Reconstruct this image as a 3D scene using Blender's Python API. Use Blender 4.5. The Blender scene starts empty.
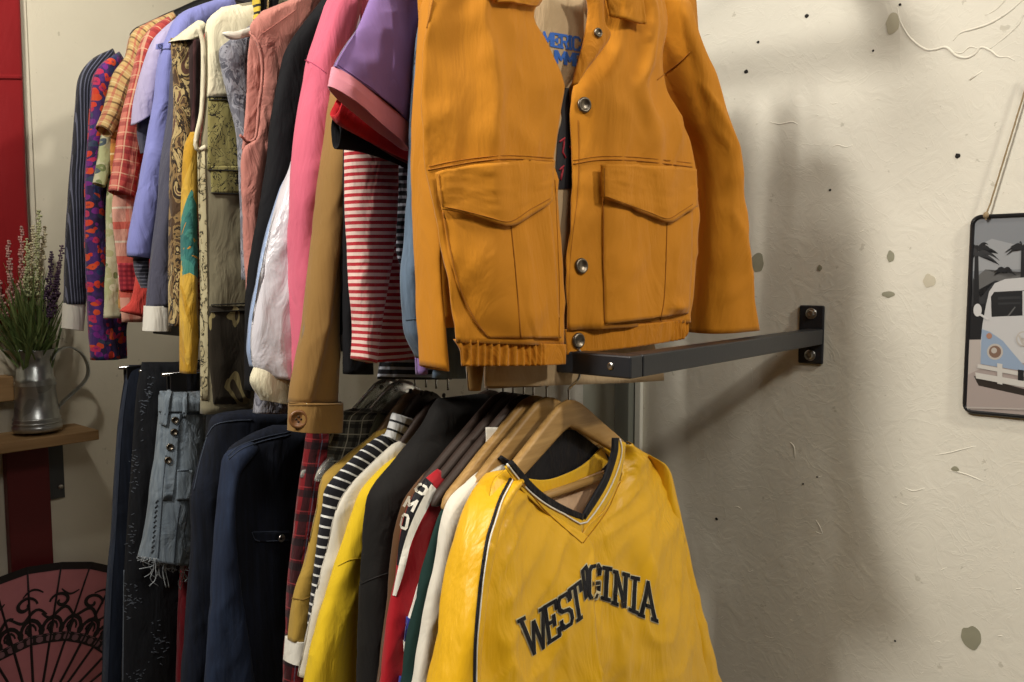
import bpy, bmesh, math, random
from mathutils import Vector, Matrix, noise
from mathutils.bvhtree import BVHTree

# ------------------------------------------------------------------ camera / place frame
F = 805.0
PITCH = math.atan(64.0 / F)
CAM = Vector((0, 0, 1.5))
FW = Vector((0, math.cos(PITCH), -math.sin(PITCH)))
UP = Vector((0, math.sin(PITCH), math.cos(PITCH)))
RT = Vector((1, 0, 0))
P = Vector((.646, .763, 0)).normalized()      # towards the main wall
R = Vector((-P.y, P.x, 0))                    # along the rails, away from the camera
ROT = math.atan2(P.y, P.x)
COL = bpy.context.scene.collection


def ray(x, y):
    return (RT * ((x - 512) / F) + UP * ((341 - y) / F) + FW).normalized()


def hit(x, y, O, N):
    d = ray(x, y)
    return CAM + d * ((O - CAM).dot(N) / d.dot(N))


ZL, ZU = 1.395, 2.1                          # rail heights
C = hit(627, 366, Vector((0, 0, ZL)), Vector((0, 0, 1)))   # free corner of the lower rail
WALL_L = .625                                  # arm length
W = C + P * WALL_L                             # arm meets the wall here
UOFF = .06
S_END = 1.5                                    # end wall distance along the rails
ENDW = C + R * S_END


def lin(h):
    h = h.lstrip('#')
    o = []
    for i in (0, 2, 4):
        c = int(h[i:i + 2], 16) / 255
        o.append(c / 12.92 if c <= .04045 else ((c + .055) / 1.055) ** 2.4)
    return (*o, 1)


# ------------------------------------------------------------------ materials
class NT:
    def __init__(s, name):
        s.m = bpy.data.materials.new(name)
        s.m.use_nodes = True
        s.t = s.m.node_tree
        s.b = s.t.nodes['Principled BSDF']

    def n(s, typ, **k):
        nd = s.t.nodes.new(typ)
        for a, v in k.items():
            setattr(nd, a, v)
        return nd

    def put(s, sock, v):
        if hasattr(v, 'is_output'):
            s.t.links.new(v, sock)
        else:
            sock.default_value = v

    def math(s, op, a, b=0.0, c=None):
        nd = s.n('ShaderNodeMath', operation=op)
        s.put(nd.inputs[0], a)
        s.put(nd.inputs[1], b)
        if c is not None:
            s.put(nd.inputs[2], c)
        return nd.outputs[0]

    def mix(s, f, a, b, mode='MIX'):
        nd = s.n('ShaderNodeMix', data_type='RGBA', blend_type=mode)
        s.put(nd.inputs[0], f)
        s.put(nd.inputs[6], a)
        s.put(nd.inputs[7], b)
        return nd.outputs[2]

    def uv(s):
        if not hasattr(s, '_uv'):
            nd = s.n('ShaderNodeUVMap')
            sp = s.n('ShaderNodeSeparateXYZ')
            s.t.links.new(nd.outputs[0], sp.inputs[0])
            s._uv = (nd.outputs[0], sp.outputs[0], sp.outputs[1])
        return s._uv

    def obj(s):
        return s.n('ShaderNodeTexCoord').outputs['Object']

    def noise(s, scale, detail=3, vec=None, rough=.5, stretch=None, dist=0):
        nd = s.n('ShaderNodeTexNoise')
        nd.inputs['Scale'].default_value = scale
        nd.inputs['Detail'].default_value = detail
        nd.inputs['Roughness'].default_value = rough
        nd.inputs['Distortion'].default_value = dist
        v = vec if vec is not None else s.obj()
        if stretch:
            mp = s.n('ShaderNodeMapping')
            mp.inputs['Scale'].default_value = stretch
            s.t.links.new(v, mp.inputs[0])
            v = mp.outputs[0]
        s.t.links.new(v, nd.inputs['Vector'])
        return nd.outputs[0]

    def vor(s, scale, vec=None, out='Color', feature='F1'):
        nd = s.n('ShaderNodeTexVoronoi', feature=feature)
        nd.inputs['Scale'].default_value = scale
        s.t.links.new(vec if vec is not None else s.uv()[0], nd.inputs['Vector'])
        return nd.outputs[out]

    def band(s, x, period, duty, off=0.0):
        """1 inside a stripe of share duty of every period"""
        f = s.math('FRACT', s.math('ADD', s.math('DIVIDE', x, period), off + 50.0))
        return s.math('LESS_THAN', f, duty)

    def step(s, x, lo, hi):
        nd = s.n('ShaderNodeMapRange', interpolation_type='SMOOTHSTEP')
        s.put(nd.inputs[0], x)
        nd.inputs[1].default_value = lo
        nd.inputs[2].default_value = hi
        return nd.outputs[0]

    def ramp(s, fac, stops, const=True):
        nd = s.n('ShaderNodeValToRGB')
        cr = nd.color_ramp
        cr.interpolation = 'CONSTANT' if const else 'LINEAR'
        while len(cr.elements) < len(stops):
            cr.elements.new(.5)
        for e, (p, c) in zip(cr.elements, stops):
            e.position = p
            e.color = lin(c)
        s.put(nd.inputs[0], fac)
        return nd.outputs[0]


def cloth(name, col, pat=None, rough=.85, sheen=.15, weave=900, wr=(14, .5), spec=.25, mott=.12, metallic=0):
    """fabric: colour (or pattern), fine weave and soft wrinkles"""
    k = NT(name)
    base = pat(k) if pat else None
    if base is None:
        base = lin(col)
    mo = k.noise(9, 4)
    v = k.math('MULTIPLY_ADD', mo, mott * 2, 1 - mott)
    hs = k.n('ShaderNodeHueSaturation')
    k.put(hs.inputs['Value'], v)
    k.put(hs.inputs['Color'], base)
    k.t.links.new(hs.outputs[0], k.b.inputs['Base Color'])
    k.b.inputs['Roughness'].default_value = rough
    k.b.inputs['Specular IOR Level'].default_value = spec
    k.b.inputs['Sheen Weight'].default_value = sheen
    k.b.inputs['Metallic'].default_value = metallic
    n1 = k.noise(weave, 2)
    n2 = k.noise(wr[0] * 1.9, 4, stretch=(1, 1, .38), dist=.8)
    b1 = k.n('ShaderNodeBump')
    b1.inputs['Strength'].default_value = .25
    b1.inputs['Distance'].default_value = .0006
    k.t.links.new(n1, b1.inputs['Height'])
    b2 = k.n('ShaderNodeBump')
    b2.inputs['Strength'].default_value = min(1, wr[1] * 1.15)
    b2.inputs['Distance'].default_value = .02
    k.t.links.new(n2, b2.inputs['Height'])
    k.t.links.new(b1.outputs[0], b2.inputs['Normal'])
    k.t.links.new(b2.outputs[0], k.b.inputs['Normal'])
    return k.m


def plain(name, col, rough=.5, metallic=0, bump=None, spec=.5, var=0.0, vs=20, gain=1.0):
    k = NT(name)
    if var:
        c = k.mix(k.noise(vs, 5), tuple(x * (1 - var) for x in lin(col)[:3]) + (1,), tuple(min(1, x * (1 + var)) for x in lin(col)[:3]) + (1,))
        k.t.links.new(c, k.b.inputs['Base Color'])
    else:
        k.b.inputs['Base Color'].default_value = tuple(x * gain for x in lin(col)[:3]) + (1,)
    k.b.inputs['Roughness'].default_value = rough
    k.b.inputs['Metallic'].default_value = metallic
    k.b.inputs['Specular IOR Level'].default_value = spec
    if bump:
        b = k.n('ShaderNodeBump')
        b.inputs['Strength'].default_value = bump[1]
        b.inputs['Distance'].default_value = bump[2] if len(bump) > 2 else .005
        k.t.links.new(k.noise(bump[0], 4), b.inputs['Height'])
        k.t.links.new(b.outputs[0], k.b.inputs['Normal'])
    return k.m


def wood(name, c1, c2, rough=.45, axis=(3, 40, 40)):
    k = NT(name)
    nz = k.noise(2.2, 5, stretch=axis, dist=1.2)
    c = k.ramp(nz, [(.3, c1), (.7, c2)], False)
    k.t.links.new(c, k.b.inputs['Base Color'])
    k.b.inputs['Roughness'].default_value = rough
    b = k.n('ShaderNodeBump')
    b.inputs['Strength'].default_value = .2
    b.inputs['Distance'].default_value = .001
    k.t.links.new(nz, b.inputs['Height'])
    k.t.links.new(b.outputs[0], k.b.inputs['Normal'])
    return k.m


# patterns ---------------------------------------------------------------------------------
def stripes(axis, period, duty, c1, c2, jit=.0, tilt=0.0):
    def f(k):
        x = k.uv()[axis]
        if tilt:
            x = k.math('MULTIPLY_ADD', k.uv()[1 if axis == 2 else 2], tilt, x)
        if jit:
            x = k.math('MULTIPLY_ADD', k.noise(25, 2), jit, x)
        return k.mix(k.band(x, period, duty), lin(c1), lin(c2))
    return f


def plaid(base, bands, jit=.004):
    """bands: (axis, period, duty, offset, colour, strength)"""
    def f(k):
        c = lin(base)
        nz = k.noise(18, 2)
        for ax, per, du, off, col, st in bands:
            x = k.math('MULTIPLY_ADD', nz, jit, k.uv()[ax])
            c = k.mix(k.math('MULTIPLY', k.band(x, per, du, off), st), c, lin(col))
        return c
    return f


def floral(bg, cols, scale=60, bg2=None, size=.42):
    """blotchy flowers of several colours over a ground"""
    def f(k):
        uv = k.uv()[0]
        nz = k.n('ShaderNodeTexNoise')
        nz.inputs['Scale'].default_value = 40
        k.t.links.new(uv, nz.inputs['Vector'])
        ad = k.n('ShaderNodeVectorMath', operation='MULTIPLY_ADD')
        k.t.links.new(nz.outputs[1], ad.inputs[0])
        ad.inputs[1].default_value = (.012, .012, 0)
        k.t.links.new(uv, ad.inputs[2])
        v = k.n('ShaderNodeTexVoronoi')
        v.inputs['Scale'].default_value = scale
        k.t.links.new(ad.outputs[0], v.inputs['Vector'])
        sp = k.n('ShaderNodeSeparateColor')
        k.t.links.new(v.outputs['Color'], sp.inputs[0])
        n = len(cols)
        c = k.ramp(sp.outputs[0], [(i / n, cols[i]) for i in range(n)])
        b = lin(bg)
        if bg2:
            b = k.mix(k.step(k.noise(22, 3), .45, .55), lin(bg), lin(bg2))
        m = k.math('LESS_THAN', v.outputs['Distance'], size)
        ctr = k.math('LESS_THAN', v.outputs['Distance'], size * .3)
        c = k.mix(m, b, c)
        return k.mix(k.math('MULTIPLY', ctr, .6), c, b)
    return f


def blotch(stops, scale=25, stretch=(1, 1, .5), dist=1.0, detail=4):
    def f(k):
        return k.ramp(k.noise(scale, detail, stretch=stretch, dist=dist), stops)
    return f


def denim(c1, c2, streak=(60, 60, 4)):
    def f(k):
        a = k.noise(3.0, 4, stretch=streak)
        b = k.noise(7, 3)
        return k.mix(k.step(k.math('MULTIPLY_ADD', a, .6, k.math('MULTIPLY', b, .4)), .3, .7), lin(c1), lin(c2))
    return f


# ------------------------------------------------------------------ objects
CACHE = {}


def link(name, verts, faces, mat, parent=None, M=None, uvs=None, smooth=True, mids=None):
    """verts in world space when M is None, else in the local space of M"""
    me = bpy.data.meshes.new(name)
    me.from_pydata([tuple(v) for v in verts], [], faces)
    mats = mat if isinstance(mat, (list, tuple)) else [mat]
    for m in mats:
        me.materials.append(m)
    if mids:
        me.polygons.foreach_set('material_index', mids)
    if uvs:
        ul = me.uv_layers.new(name='UVMap')
        for lp in me.loops:
            ul.data[lp.index].uv = uvs[lp.vertex_index]
    if smooth:
        me.polygons.foreach_set('use_smooth', [True] * len(me.polygons))
    me.update()
    o = bpy.data.objects.new(name, me)
    COL.objects.link(o)
    if parent is not None:
        o.parent = parent
    return o


def tag(o, label, cat, group=None, kind=None):
    o['label'] = label
    o['category'] = cat
    if group:
        o['group'] = group
    if kind:
        o['kind'] = kind
    return o


class Frame:
    """a thing: Empty with local axes X = along the garment, Y = away, Z = up"""

    def __init__(s, name, label, cat, O, rot=ROT, group=None):
        s.e = bpy.data.objects.new(name, None)
        s.e.empty_display_size = .05
        COL.objects.link(s.e)
        s.M = Matrix.Translation(O) @ Matrix.Rotation(rot, 4, 'Z')
        s.e.matrix_world = s.M
        s.Mi = s.M.inverted()
        s.O = Vector(O)
        s.X = (s.M.to_3x3() @ Vector((1, 0, 0)))
        s.N = (s.M.to_3x3() @ Vector((0, -1, 0)))    # front normal
        s.rot = rot
        s.solid = []                                 # (verts world, faces) for ray casts
        tag(s.e, label, cat, group)

    def px(s, x, y, w=0.0):
        q = s.Mi @ hit(x, y, s.O + s.N * w, s.N)
        return q.x, q.z

    def add(s, name, verts, faces, mat, parent=None, uvs=None, solid=True, **k):
        o = link(name, verts, faces, mat, parent or s.e, uvs=uvs, **k)
        if solid:
            s.solid.append(([s.M @ v for v in verts], faces))
        return o

    def bvh(s):
        V, Fc = [], []
        for v, f in s.solid:
            n = len(V)
            V += v
            Fc += [tuple(i + n for i in q) for q in f]
        return BVHTree.FromPolygons(V, Fc)


def crom(pts, t):
    """Catmull-Rom through list of tuples, t in 0..1 by index"""
    n = len(pts) - 1
    x = t * n
    i = min(int(x), n - 1)
    f = x - i
    p1, p2 = pts[i], pts[i + 1]
    p0 = pts[i - 1] if i > 0 else tuple(2 * a - b for a, b in zip(p1, p2))
    p3 = pts[i + 2] if i + 2 <= n else tuple(2 * b - a for a, b in zip(p1, p2))
    out = []
    for a, b, c, d in zip(p0, p1, p2, p3):
        m1, m2 = .5 * (c - a), .5 * (d - b)
        out.append((2 * f ** 3 - 3 * f * f + 1) * b + (f ** 3 - 2 * f * f + f) * m1 + (-2 * f ** 3 + 3 * f * f) * c + (f ** 3 - f * f) * m2)
    return out


def resample(keys, n):
    """keys: list of tuples (u0,z0,u1,z1,w,th); even spacing along the mid line"""
    m = 12 * (len(keys) - 1) + 1
    raw = [crom(keys, i / (m - 1)) for i in range(m)]
    d = [0.0]
    for a, b in zip(raw, raw[1:]):
        d.append(d[-1] + math.hypot((a[0] + a[2] - b[0] - b[2]) / 2, (a[1] + a[3] - b[1] - b[3]) / 2))
    out, j = [], 0
    for i in range(n):
        s = d[-1] * i / (n - 1)
        while j < m - 2 and d[j + 1] < s:
            j += 1
        f = (s - d[j]) / max(1e-9, d[j + 1] - d[j])
        out.append(([x + (y - x) * f for x, y in zip(raw[j], raw[j + 1])], s))
    return out


def nz(a, b, c=0.0):
    return noise.noise(Vector((a, b, c)))


def fold(u, v, seed, k=14):
    dr = .5 * nz(u * 6, v * 5, seed + 21)
    cr = 1 - 2.2 * abs(nz(u * k * .9 + dr, v * 5.5 + 3 * dr, seed + 31))          # sharp creases
    cr2 = 1 - 2.2 * abs(nz(u * 11 + 2 * dr, v * 13 + 2 * u * 8, seed + 41))
    return nz(u * k, v * 2.2, seed) + .3 * nz(u * k * 2.3, v * 9, seed + 7) + .15 * nz(u * 30, v * 34, seed + 13) + .45 * max(-.2, cr) ** 2 * (1 if cr > 0 else -1) + .28 * max(0, cr2) ** 3


def keys_of(g, rows, w, th, local, sil):
    ks = []
    n = len(rows)
    for i, r in enumerate(rows):
        f = i / (n - 1)
        ww = w[i] if isinstance(w, (list, tuple)) and len(w) == n and n != 2 else (w[0] + (w[1] - w[0]) * f if isinstance(w, (list, tuple)) else w)
        tt = th[i] if isinstance(th, (list, tuple)) and len(th) == n and n != 2 else (th[0] + (th[1] - th[0]) * f if isinstance(th, (list, tuple)) else th)
        if local:
            z, a, b = r
            ks.append((a, z, b, z, ww, tt))
            continue
        if len(r) == 3:
            y, xl, xr = r
            r = (xl, y, xr, y)
        a = g.px(r[0], r[1], ww)
        b = g.px(r[2], r[3], ww)
        if sil:
            d = ray((r[0] + r[2]) / 2, (r[1] + r[3]) / 2)
            cx, cn = d.dot(g.X), abs(d.dot(g.N))
            tn = abs(cx) / max(.2, cn)
            half = .5 * math.hypot(b[0] - a[0], b[1] - a[1])
            bt = tt * tn
            nh = math.sqrt(max(half * half - bt * bt, (.55 * half) ** 2))
            q = nh / max(half, 1e-6)
            m = ((a[0] + b[0]) / 2, (a[1] + b[1]) / 2)
            a = (m[0] + (a[0] - m[0]) * q, m[1] + (a[1] - m[1]) * q)
            b = (m[0] + (b[0] - m[0]) * q, m[1] + (b[1] - m[1]) * q)
        ks.append((a[0], a[1], b[0], b[1], ww, tt))
    return ks


def loft(name, g, rows, mat, th=.018, w=0.0, parent=None, local=False, amp=.0055, k=21, seed=None, nu=56, nv=64, pw=.8,
         disp=None, sil=True, round_top=.05, hem=True, uvoff=(0, 0)):
    """a closed cloth tube of oval section between two outlines"""
    seed = seed if seed is not None else (hash_name(name, g) % 97) * 1.7
    ks = keys_of(g, rows, w, th, local, sil)
    sm = resample(ks, nv)
    L = sm[-1][1]
    verts, uvs, faces = [], [], []
    rings = []
    for (a0, z0, a1, z1, ww, tt), s in sm:
        t = s / L
        tp = min(1.0, math.sqrt(max(t, .0) / round_top + .02)) if round_top else 1
        rings.append((a0, z0, a1, z1, ww, tt * tp, s, t, 1.0))
    if hem:
        for dz, q in ((.0015, .93), (.012, .84), (.05, .7)):
            j = max(int(nv * .35), int((nv - 1) * (1 - min(.6, dz / L))) - (1 if dz > .01 else 0))
            if dz < .01:
                j = nv - 1
            (a0, z0, a1, z1, ww, tt), s = sm[j]
            rings.append((a0, z0, a1, z1, ww, tt, L + .001, s / L, q))
    for a0, z0, a1, z1, ww, tt, s, t, q in rings:
        mu, mz = (a0 + a1) / 2, (z0 + z1) / 2
        hu, hz = (a1 - a0) / 2 * q, (z1 - z0) / 2 * q
        hw = math.hypot(hu, hz)
        for i in range(nu):
            an = 2 * math.pi * i / nu
            c, d = math.cos(an), math.sin(an)
            c2 = math.copysign(abs(c) ** pw, c)
            d2 = math.copysign(abs(d) ** pw, d)
            u = mu + hu * c2
            z = mz + hz * c2
            U = c2 * hw
            fo = amp * min(1, .25 + t * 1.6) * fold(U if d >= 0 else U + .37, s, seed, k)
            y = -(ww + tt * d2 * q + fo)
            if disp:
                y -= disp(c2, t, u, z, d2)
            verts.append(Vector((u, y, z)))
            uvs.append((U + (0 if d >= 0 else .5) + uvoff[0], -s + uvoff[1]))
    nr = len(rings)
    for j in range(nr - 1):
        for i in range(nu):
            i2 = (i + 1) % nu
            faces.append((j * nu + i, (j + 1) * nu + i, (j + 1) * nu + i2, j * nu + i2))
    faces.append(tuple(range(nu)))
    if hem:
        faces.append(tuple((nr - 1) * nu + i for i in reversed(range(nu))))
    return g.add(name, verts, faces, mat, parent, uvs)


def hash_name(name, g):
    h = 7
    for ch in name + str(g.e.get('label')):
        h = (h * 31 + ord(ch)) % 100003
    return h


def sheet(name, g, rows, mat, w=0.0, bulge=.0, amp=.004, k=14, seed=None, nu=30, nv=40, thick=.0025, disp=None, parent=None,
          local=False, solid=True):
    """a cloth panel with two free edges"""
    seed = seed if seed is not None else (hash_name(name, g) % 97) * 1.7
    ks = keys_of(g, rows, w, .01, local, False)
    sm = resample(ks, nv)
    L = sm[-1][1]
    front, uvs = [], []
    for (a0, z0, a1, z1, ww, tt), s in sm:
        t = s / L
        hw = math.hypot(a1 - a0, z1 - z0)
        for i in range(nu):
            f = i / (nu - 1)
            u, z = a0 + (a1 - a0) * f, z0 + (z1 - z0) * f
            y = -(ww + bulge * (1 - (2 * f - 1) ** 2) + amp * fold(f * hw, s, seed, k))
            if disp:
                y -= disp(2 * f - 1, t, u, z, 1)
            front.append(Vector((u, y, z)))
            uvs.append((f * hw, -s))
    verts = front + [v + Vector((0, thick, 0)) for v in front]
    uvs = uvs + uvs
    n = nu * nv
    faces = []
    for j in range(nv - 1):
        for i in range(nu - 1):
            a, b, c, d = j * nu + i, (j + 1) * nu + i, (j + 1) * nu + i + 1, j * nu + i + 1
            faces.append((a, b, c, d))
            faces.append((n + d, n + c, n + b, n + a))
    edge = [j * nu for j in range(nv)] + [(nv - 1) * nu + i for i in range(1, nu)] + [j * nu + nu - 1 for j in range(nv - 2, -1, -1)] + [i for i in range(nu - 2, 0, -1)]
    for a, b in zip(edge, edge[1:] + edge[:1]):
        faces.append((a, a + n, b + n, b))
    return g.add(name, verts, faces, mat, parent, uvs, solid=solid)


def cast(g, tree, x, y, off=.001, w=0.0):
    d = ray(x, y)
    loc, nrm, idx, dist = tree.ray_cast(CAM, d) if tree else (None, None, 0, 0)
    if loc is None or dist > 4:
        q = hit(x, y, g.O + g.N * w, g.N)
        return g.Mi @ (q - d * off), g.Mi.to_3x3() @ g.N
    if nrm.dot(d) > 0:
        nrm = -nrm
    return g.Mi @ (loc + (nrm - d) * .5 * off), g.Mi.to_3x3() @ nrm


def patch(name, g, tree, rows, mat, off=.002, nu=18, nv=14, parent=None, w=0.0, edge=True, seed=3, amp=0.0, solid=True, lift=None):
    """a piece of cloth laid on the surface that TREE holds (pocket, band, print)"""
    ks = []
    for r in rows:
        if len(r) == 3:
            r = (r[1], r[0], r[2], r[0])
        ks.append(r)
    pts, uvs = [], []
    for j in range(nv):
        a = crom([tuple(q) for q in ks], j / (nv - 1)) if len(ks) > 2 else [p + (q - p) * j / (nv - 1) for p, q in zip(ks[0], ks[1])]
        for i in range(nu):
            f = i / (nu - 1)
            o = off
            if amp:
                o += amp * (nz(f * 12, j * .3, seed) + .5)
            if lift:
                o += lift(f, j / (nv - 1))
            p, n_ = cast(g, tree, a[0] + (a[2] - a[0]) * f, a[1] + (a[3] - a[1]) * f, o, w)
            pts.append(p)
            uvs.append((p.x, p.z))
    n = len(pts)
    verts = list(pts)
    faces = []
    for j in range(nv - 1):
        for i in range(nu - 1):
            faces.append((j * nu + i, (j + 1) * nu + i, (j + 1) * nu + i + 1, j * nu + i + 1))
    if edge:
        verts += [p + Vector((0, min(off * 1.2, .004), 0)) for p in pts]
        uvs += uvs
        ed = [j * nu for j in range(nv)] + [(nv - 1) * nu + i for i in range(1, nu)] + [j * nu + nu - 1 for j in range(nv - 2, -1, -1)] + [i for i in range(nu - 2, 0, -1)]
        for a, b in zip(ed, ed[1:] + ed[:1]):
            faces.append((a, a + n, b + n, b))
    return g.add(name, verts, faces, mat, parent, uvs, solid=solid)


def tube_mesh(pts, rad, n=8, closed=False, caps=True):
    """pts world/local Vectors, rad number or list"""
    verts, faces = [], []
    m = len(pts)
    up = Vector((.13, .21, .97)).normalized()
    for i, p in enumerate(pts):
        a = pts[(i - 1) % m] if (closed or i > 0) else p
        b = pts[(i + 1) % m] if (closed or i < m - 1) else p
        t = (b - a)
        if t.length < 1e-9:
            t = Vector((0, 0, 1))
        t.normalize()
        x = t.cross(up)
        if x.length < .05:
            x = t.cross(Vector((1, .1, 0)))
        x.normalize()
        y = t.cross(x)
        rr = rad[i] if isinstance(rad, (list, tuple)) else rad
        for j in range(n):
            an = 2 * math.pi * j / n
            verts.append(p + x * math.cos(an) * rr + y * math.sin(an) * rr)
    for i in range(m if closed else m - 1):
        i2 = (i + 1) % m
        for j in range(n):
            j2 = (j + 1) % n
            faces.append((i * n + j, i * n + j2, i2 * n + j2, i2 * n + j))
    if caps and not closed:
        faces.append(tuple(reversed(range(n))))
        faces.append(tuple((m - 1) * n + j for j in range(n)))
    return verts, faces


def dense(poly, step=4.0):
    out = []
    for a, b in zip(poly, poly[1:]):
        n = max(1, int(math.hypot(b[0] - a[0], b[1] - a[1]) / step))
        for i in range(n):
            out.append((a[0] + (b[0] - a[0]) * i / n, a[1] + (b[1] - a[1]) * i / n))
    out.append(poly[-1])
    return out


def smoothpoly(poly, n=24):
    return [tuple(crom([tuple(p) for p in poly], i / (n - 1))) for i in range(n)]


def seam(name, g, tree, polys, mat, rad=.0009, off=.0004, parent=None, w=0.0):
    if len(polys) > 1 and name != 'stitching':
        return [seam(name, g, tree, [q], mat, rad, off, parent, w) for q in polys]
    V, Fc = [], []
    for poly in polys:
        pts = [cast(g, tree, x, y, off, w)[0] for x, y in dense(poly)]
        v, f = tube_mesh(pts, rad, 6)
        n = len(V)
        V += v
        Fc += [tuple(i + n for i in q) for q in f]
    return g.add(name, V, Fc, mat, parent, solid=False)


def lathe(profile, O, ax, n=24):
    """profile: (radius, height) list, around axis AX from O"""
    ax = ax.normalized()
    x = ax.orthogonal().normalized()
    y = ax.cross(x)
    V, Fc = [], []
    for r_, h in profile:
        for i in range(n):
            a = 2 * math.pi * i / n
            V.append(O + ax * h + (x * math.cos(a) + y * math.sin(a)) * r_)
    m = len(profile)
    for j in range(m - 1):
        for i in range(n):
            i2 = (i + 1) % n
            Fc.append((j * n + i, j * n + i2, (j + 1) * n + i2, (j + 1) * n + i))
    if profile[0][0] > 1e-6:
        Fc.append(tuple(reversed(range(n))))
    if profile[-1][0] > 1e-6:
        Fc.append(tuple((m - 1) * n + i for i in range(n)))
    return V, Fc


def button(name, g, tree, x, y, r, mat, parent=None, w=0.0, label=None, holes=None):
    p, n_ = cast(g, tree, x, y, .0005, w)
    n_ = (n_ + Vector((0, -1, 0))).normalized()
    V, Fc = lathe([(0, .0), (r, 0), (r, .0018), (r * .86, .0032), (r * .72, .0032), (r * .62, .0016), (0, .0014)], p, n_, 22)
    o = g.add(name, V, Fc, mat, parent, solid=False)
    if holes:
        x_ = n_.orthogonal().normalized()
        y_ = n_.cross(x_)
        V, Fc = [], []
        for i in range(4):
            a = math.pi / 4 + i * math.pi / 2
            v, f = lathe([(r * .12, .0), (r * .12, .0020)], p + (x_ * math.cos(a) + y_ * math.sin(a)) * r * .25, n_, 8)
            k0 = len(V)
            V += v
            Fc += [tuple(i2 + k0 for i2 in q) for q in f]
        g.add('thread_hole', V, Fc, holes, o, solid=False)
    if label:
        o['label'] = label
    return o


def merge(parts):
    V, Fc = [], []
    for v, f in parts:
        n = len(V)
        V += list(v)
        Fc += [tuple(i + n for i in q) for q in f]
    return V, Fc


def box(c, sx, sy, sz, X=Vector((1, 0, 0)), Y=Vector((0, 1, 0)), Z=Vector((0, 0, 1)), bev=.0):
    """bevelled box (corner-cut) around c; half sizes along X, Y, Z"""
    bm = bmesh.new()
    bmesh.ops.create_cube(bm, size=2)
    for v in bm.verts:
        v.co = Vector((v.co.x * sx, v.co.y * sy, v.co.z * sz))
    if bev:
        bmesh.ops.bevel(bm, geom=bm.edges[:], offset=bev, segments=2, affect='EDGES', profile=.5)
    bm.verts.index_update()
    V = [c + X * v.co.x + Y * v.co.y + Z * v.co.z for v in bm.verts]
    Fc = [tuple(v.index for v in f.verts) for f in bm.faces]
    bm.free()
    return V, Fc


# ------------------------------------------------------------------ stroke lettering
SLAB = {
    'W': [[(0, 1), (.25, 0), (.5, .8), (.75, 0), (1, 1)], [(-.1, 1), (.16, 1)], [(.84, 1), (1.1, 1)]],
    'E': [[(.12, 0), (.12, 1)], [(0, 1), (1, 1), (1, .78)], [(0, 0), (1, 0), (1, .22)], [(.12, .5), (.7, .5)], [(.7, .36), (.7, .64)]],
    'S': [[(1, .74), (1, 1)], [(1, .86), (.8, 1), (.2, 1), (0, .86), (0, .64), (.2, .53), (.8, .47), (1, .36), (1, .14), (.8, 0), (.2, 0), (0, .14)], [(0, 0), (0, .26)]],
    'T': [[(.5, 0), (.5, 1)], [(0, .74), (0, 1), (1, 1), (1, .74)], [(.28, 0), (.72, 0)]],
    'R': [[(.15, 0), (.15, 1)], [(0, 1), (.8, 1), (1, .86), (1, .62), (.8, .48), (.15, .48)], [(.6, .48), (1, 0)], [(0, 0), (.34, 0)], [(.8, 0), (1.1, 0)]],
    'V': [[(0, 1), (.5, 0), (1, 1)], [(-.15, 1), (.2, 1)], [(.8, 1), (1.15, 1)]],
    'G': [[(1, .72), (1, .88), (.8, 1), (.2, 1), (0, .86), (0, .14), (.2, 0), (.8, 0), (1, .14), (1, .45), (.55, .45)]],
    'I': [[(.5, 0), (.5, 1)], [(.1, 0), (.9, 0)], [(.1, 1), (.9, 1)]],
    'N': [[(.15, 0), (.15, 1), (.85, 0), (.85, 1)], [(-.05, 0), (.35, 0)], [(.65, 1), (1.05, 1)], [(-.05, 1), (.15, 1)]],
    'A': [[(0, 0), (.5, 1), (1, 0)], [(.2, .33), (.8, .33)], [(-.15, 0), (.2, 0)], [(.8, 0), (1.15, 0)]],
    'O': [[(.2, 0), (0, .16), (0, .84), (.2, 1), (.8, 1), (1, .84), (1, .16), (.8, 0), (.2, 0)]],
    'M': [[(0, 0), (0, 1), (.5, .3), (1, 1), (1, 0)]],
    'C': [[(1, .74), (1, .86), (.8, 1), (.2, 1), (0, .86), (0, .14), (.2, 0), (.8, 0), (1, .14), (1, .26)]],
    'U': [[(0, 1), (0, .14), (.2, 0), (.8, 0), (1, .14), (1, 1)]],
    'X': [[(0, 0), (1, 1)], [(0, 1), (1, 0)]],
}


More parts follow.
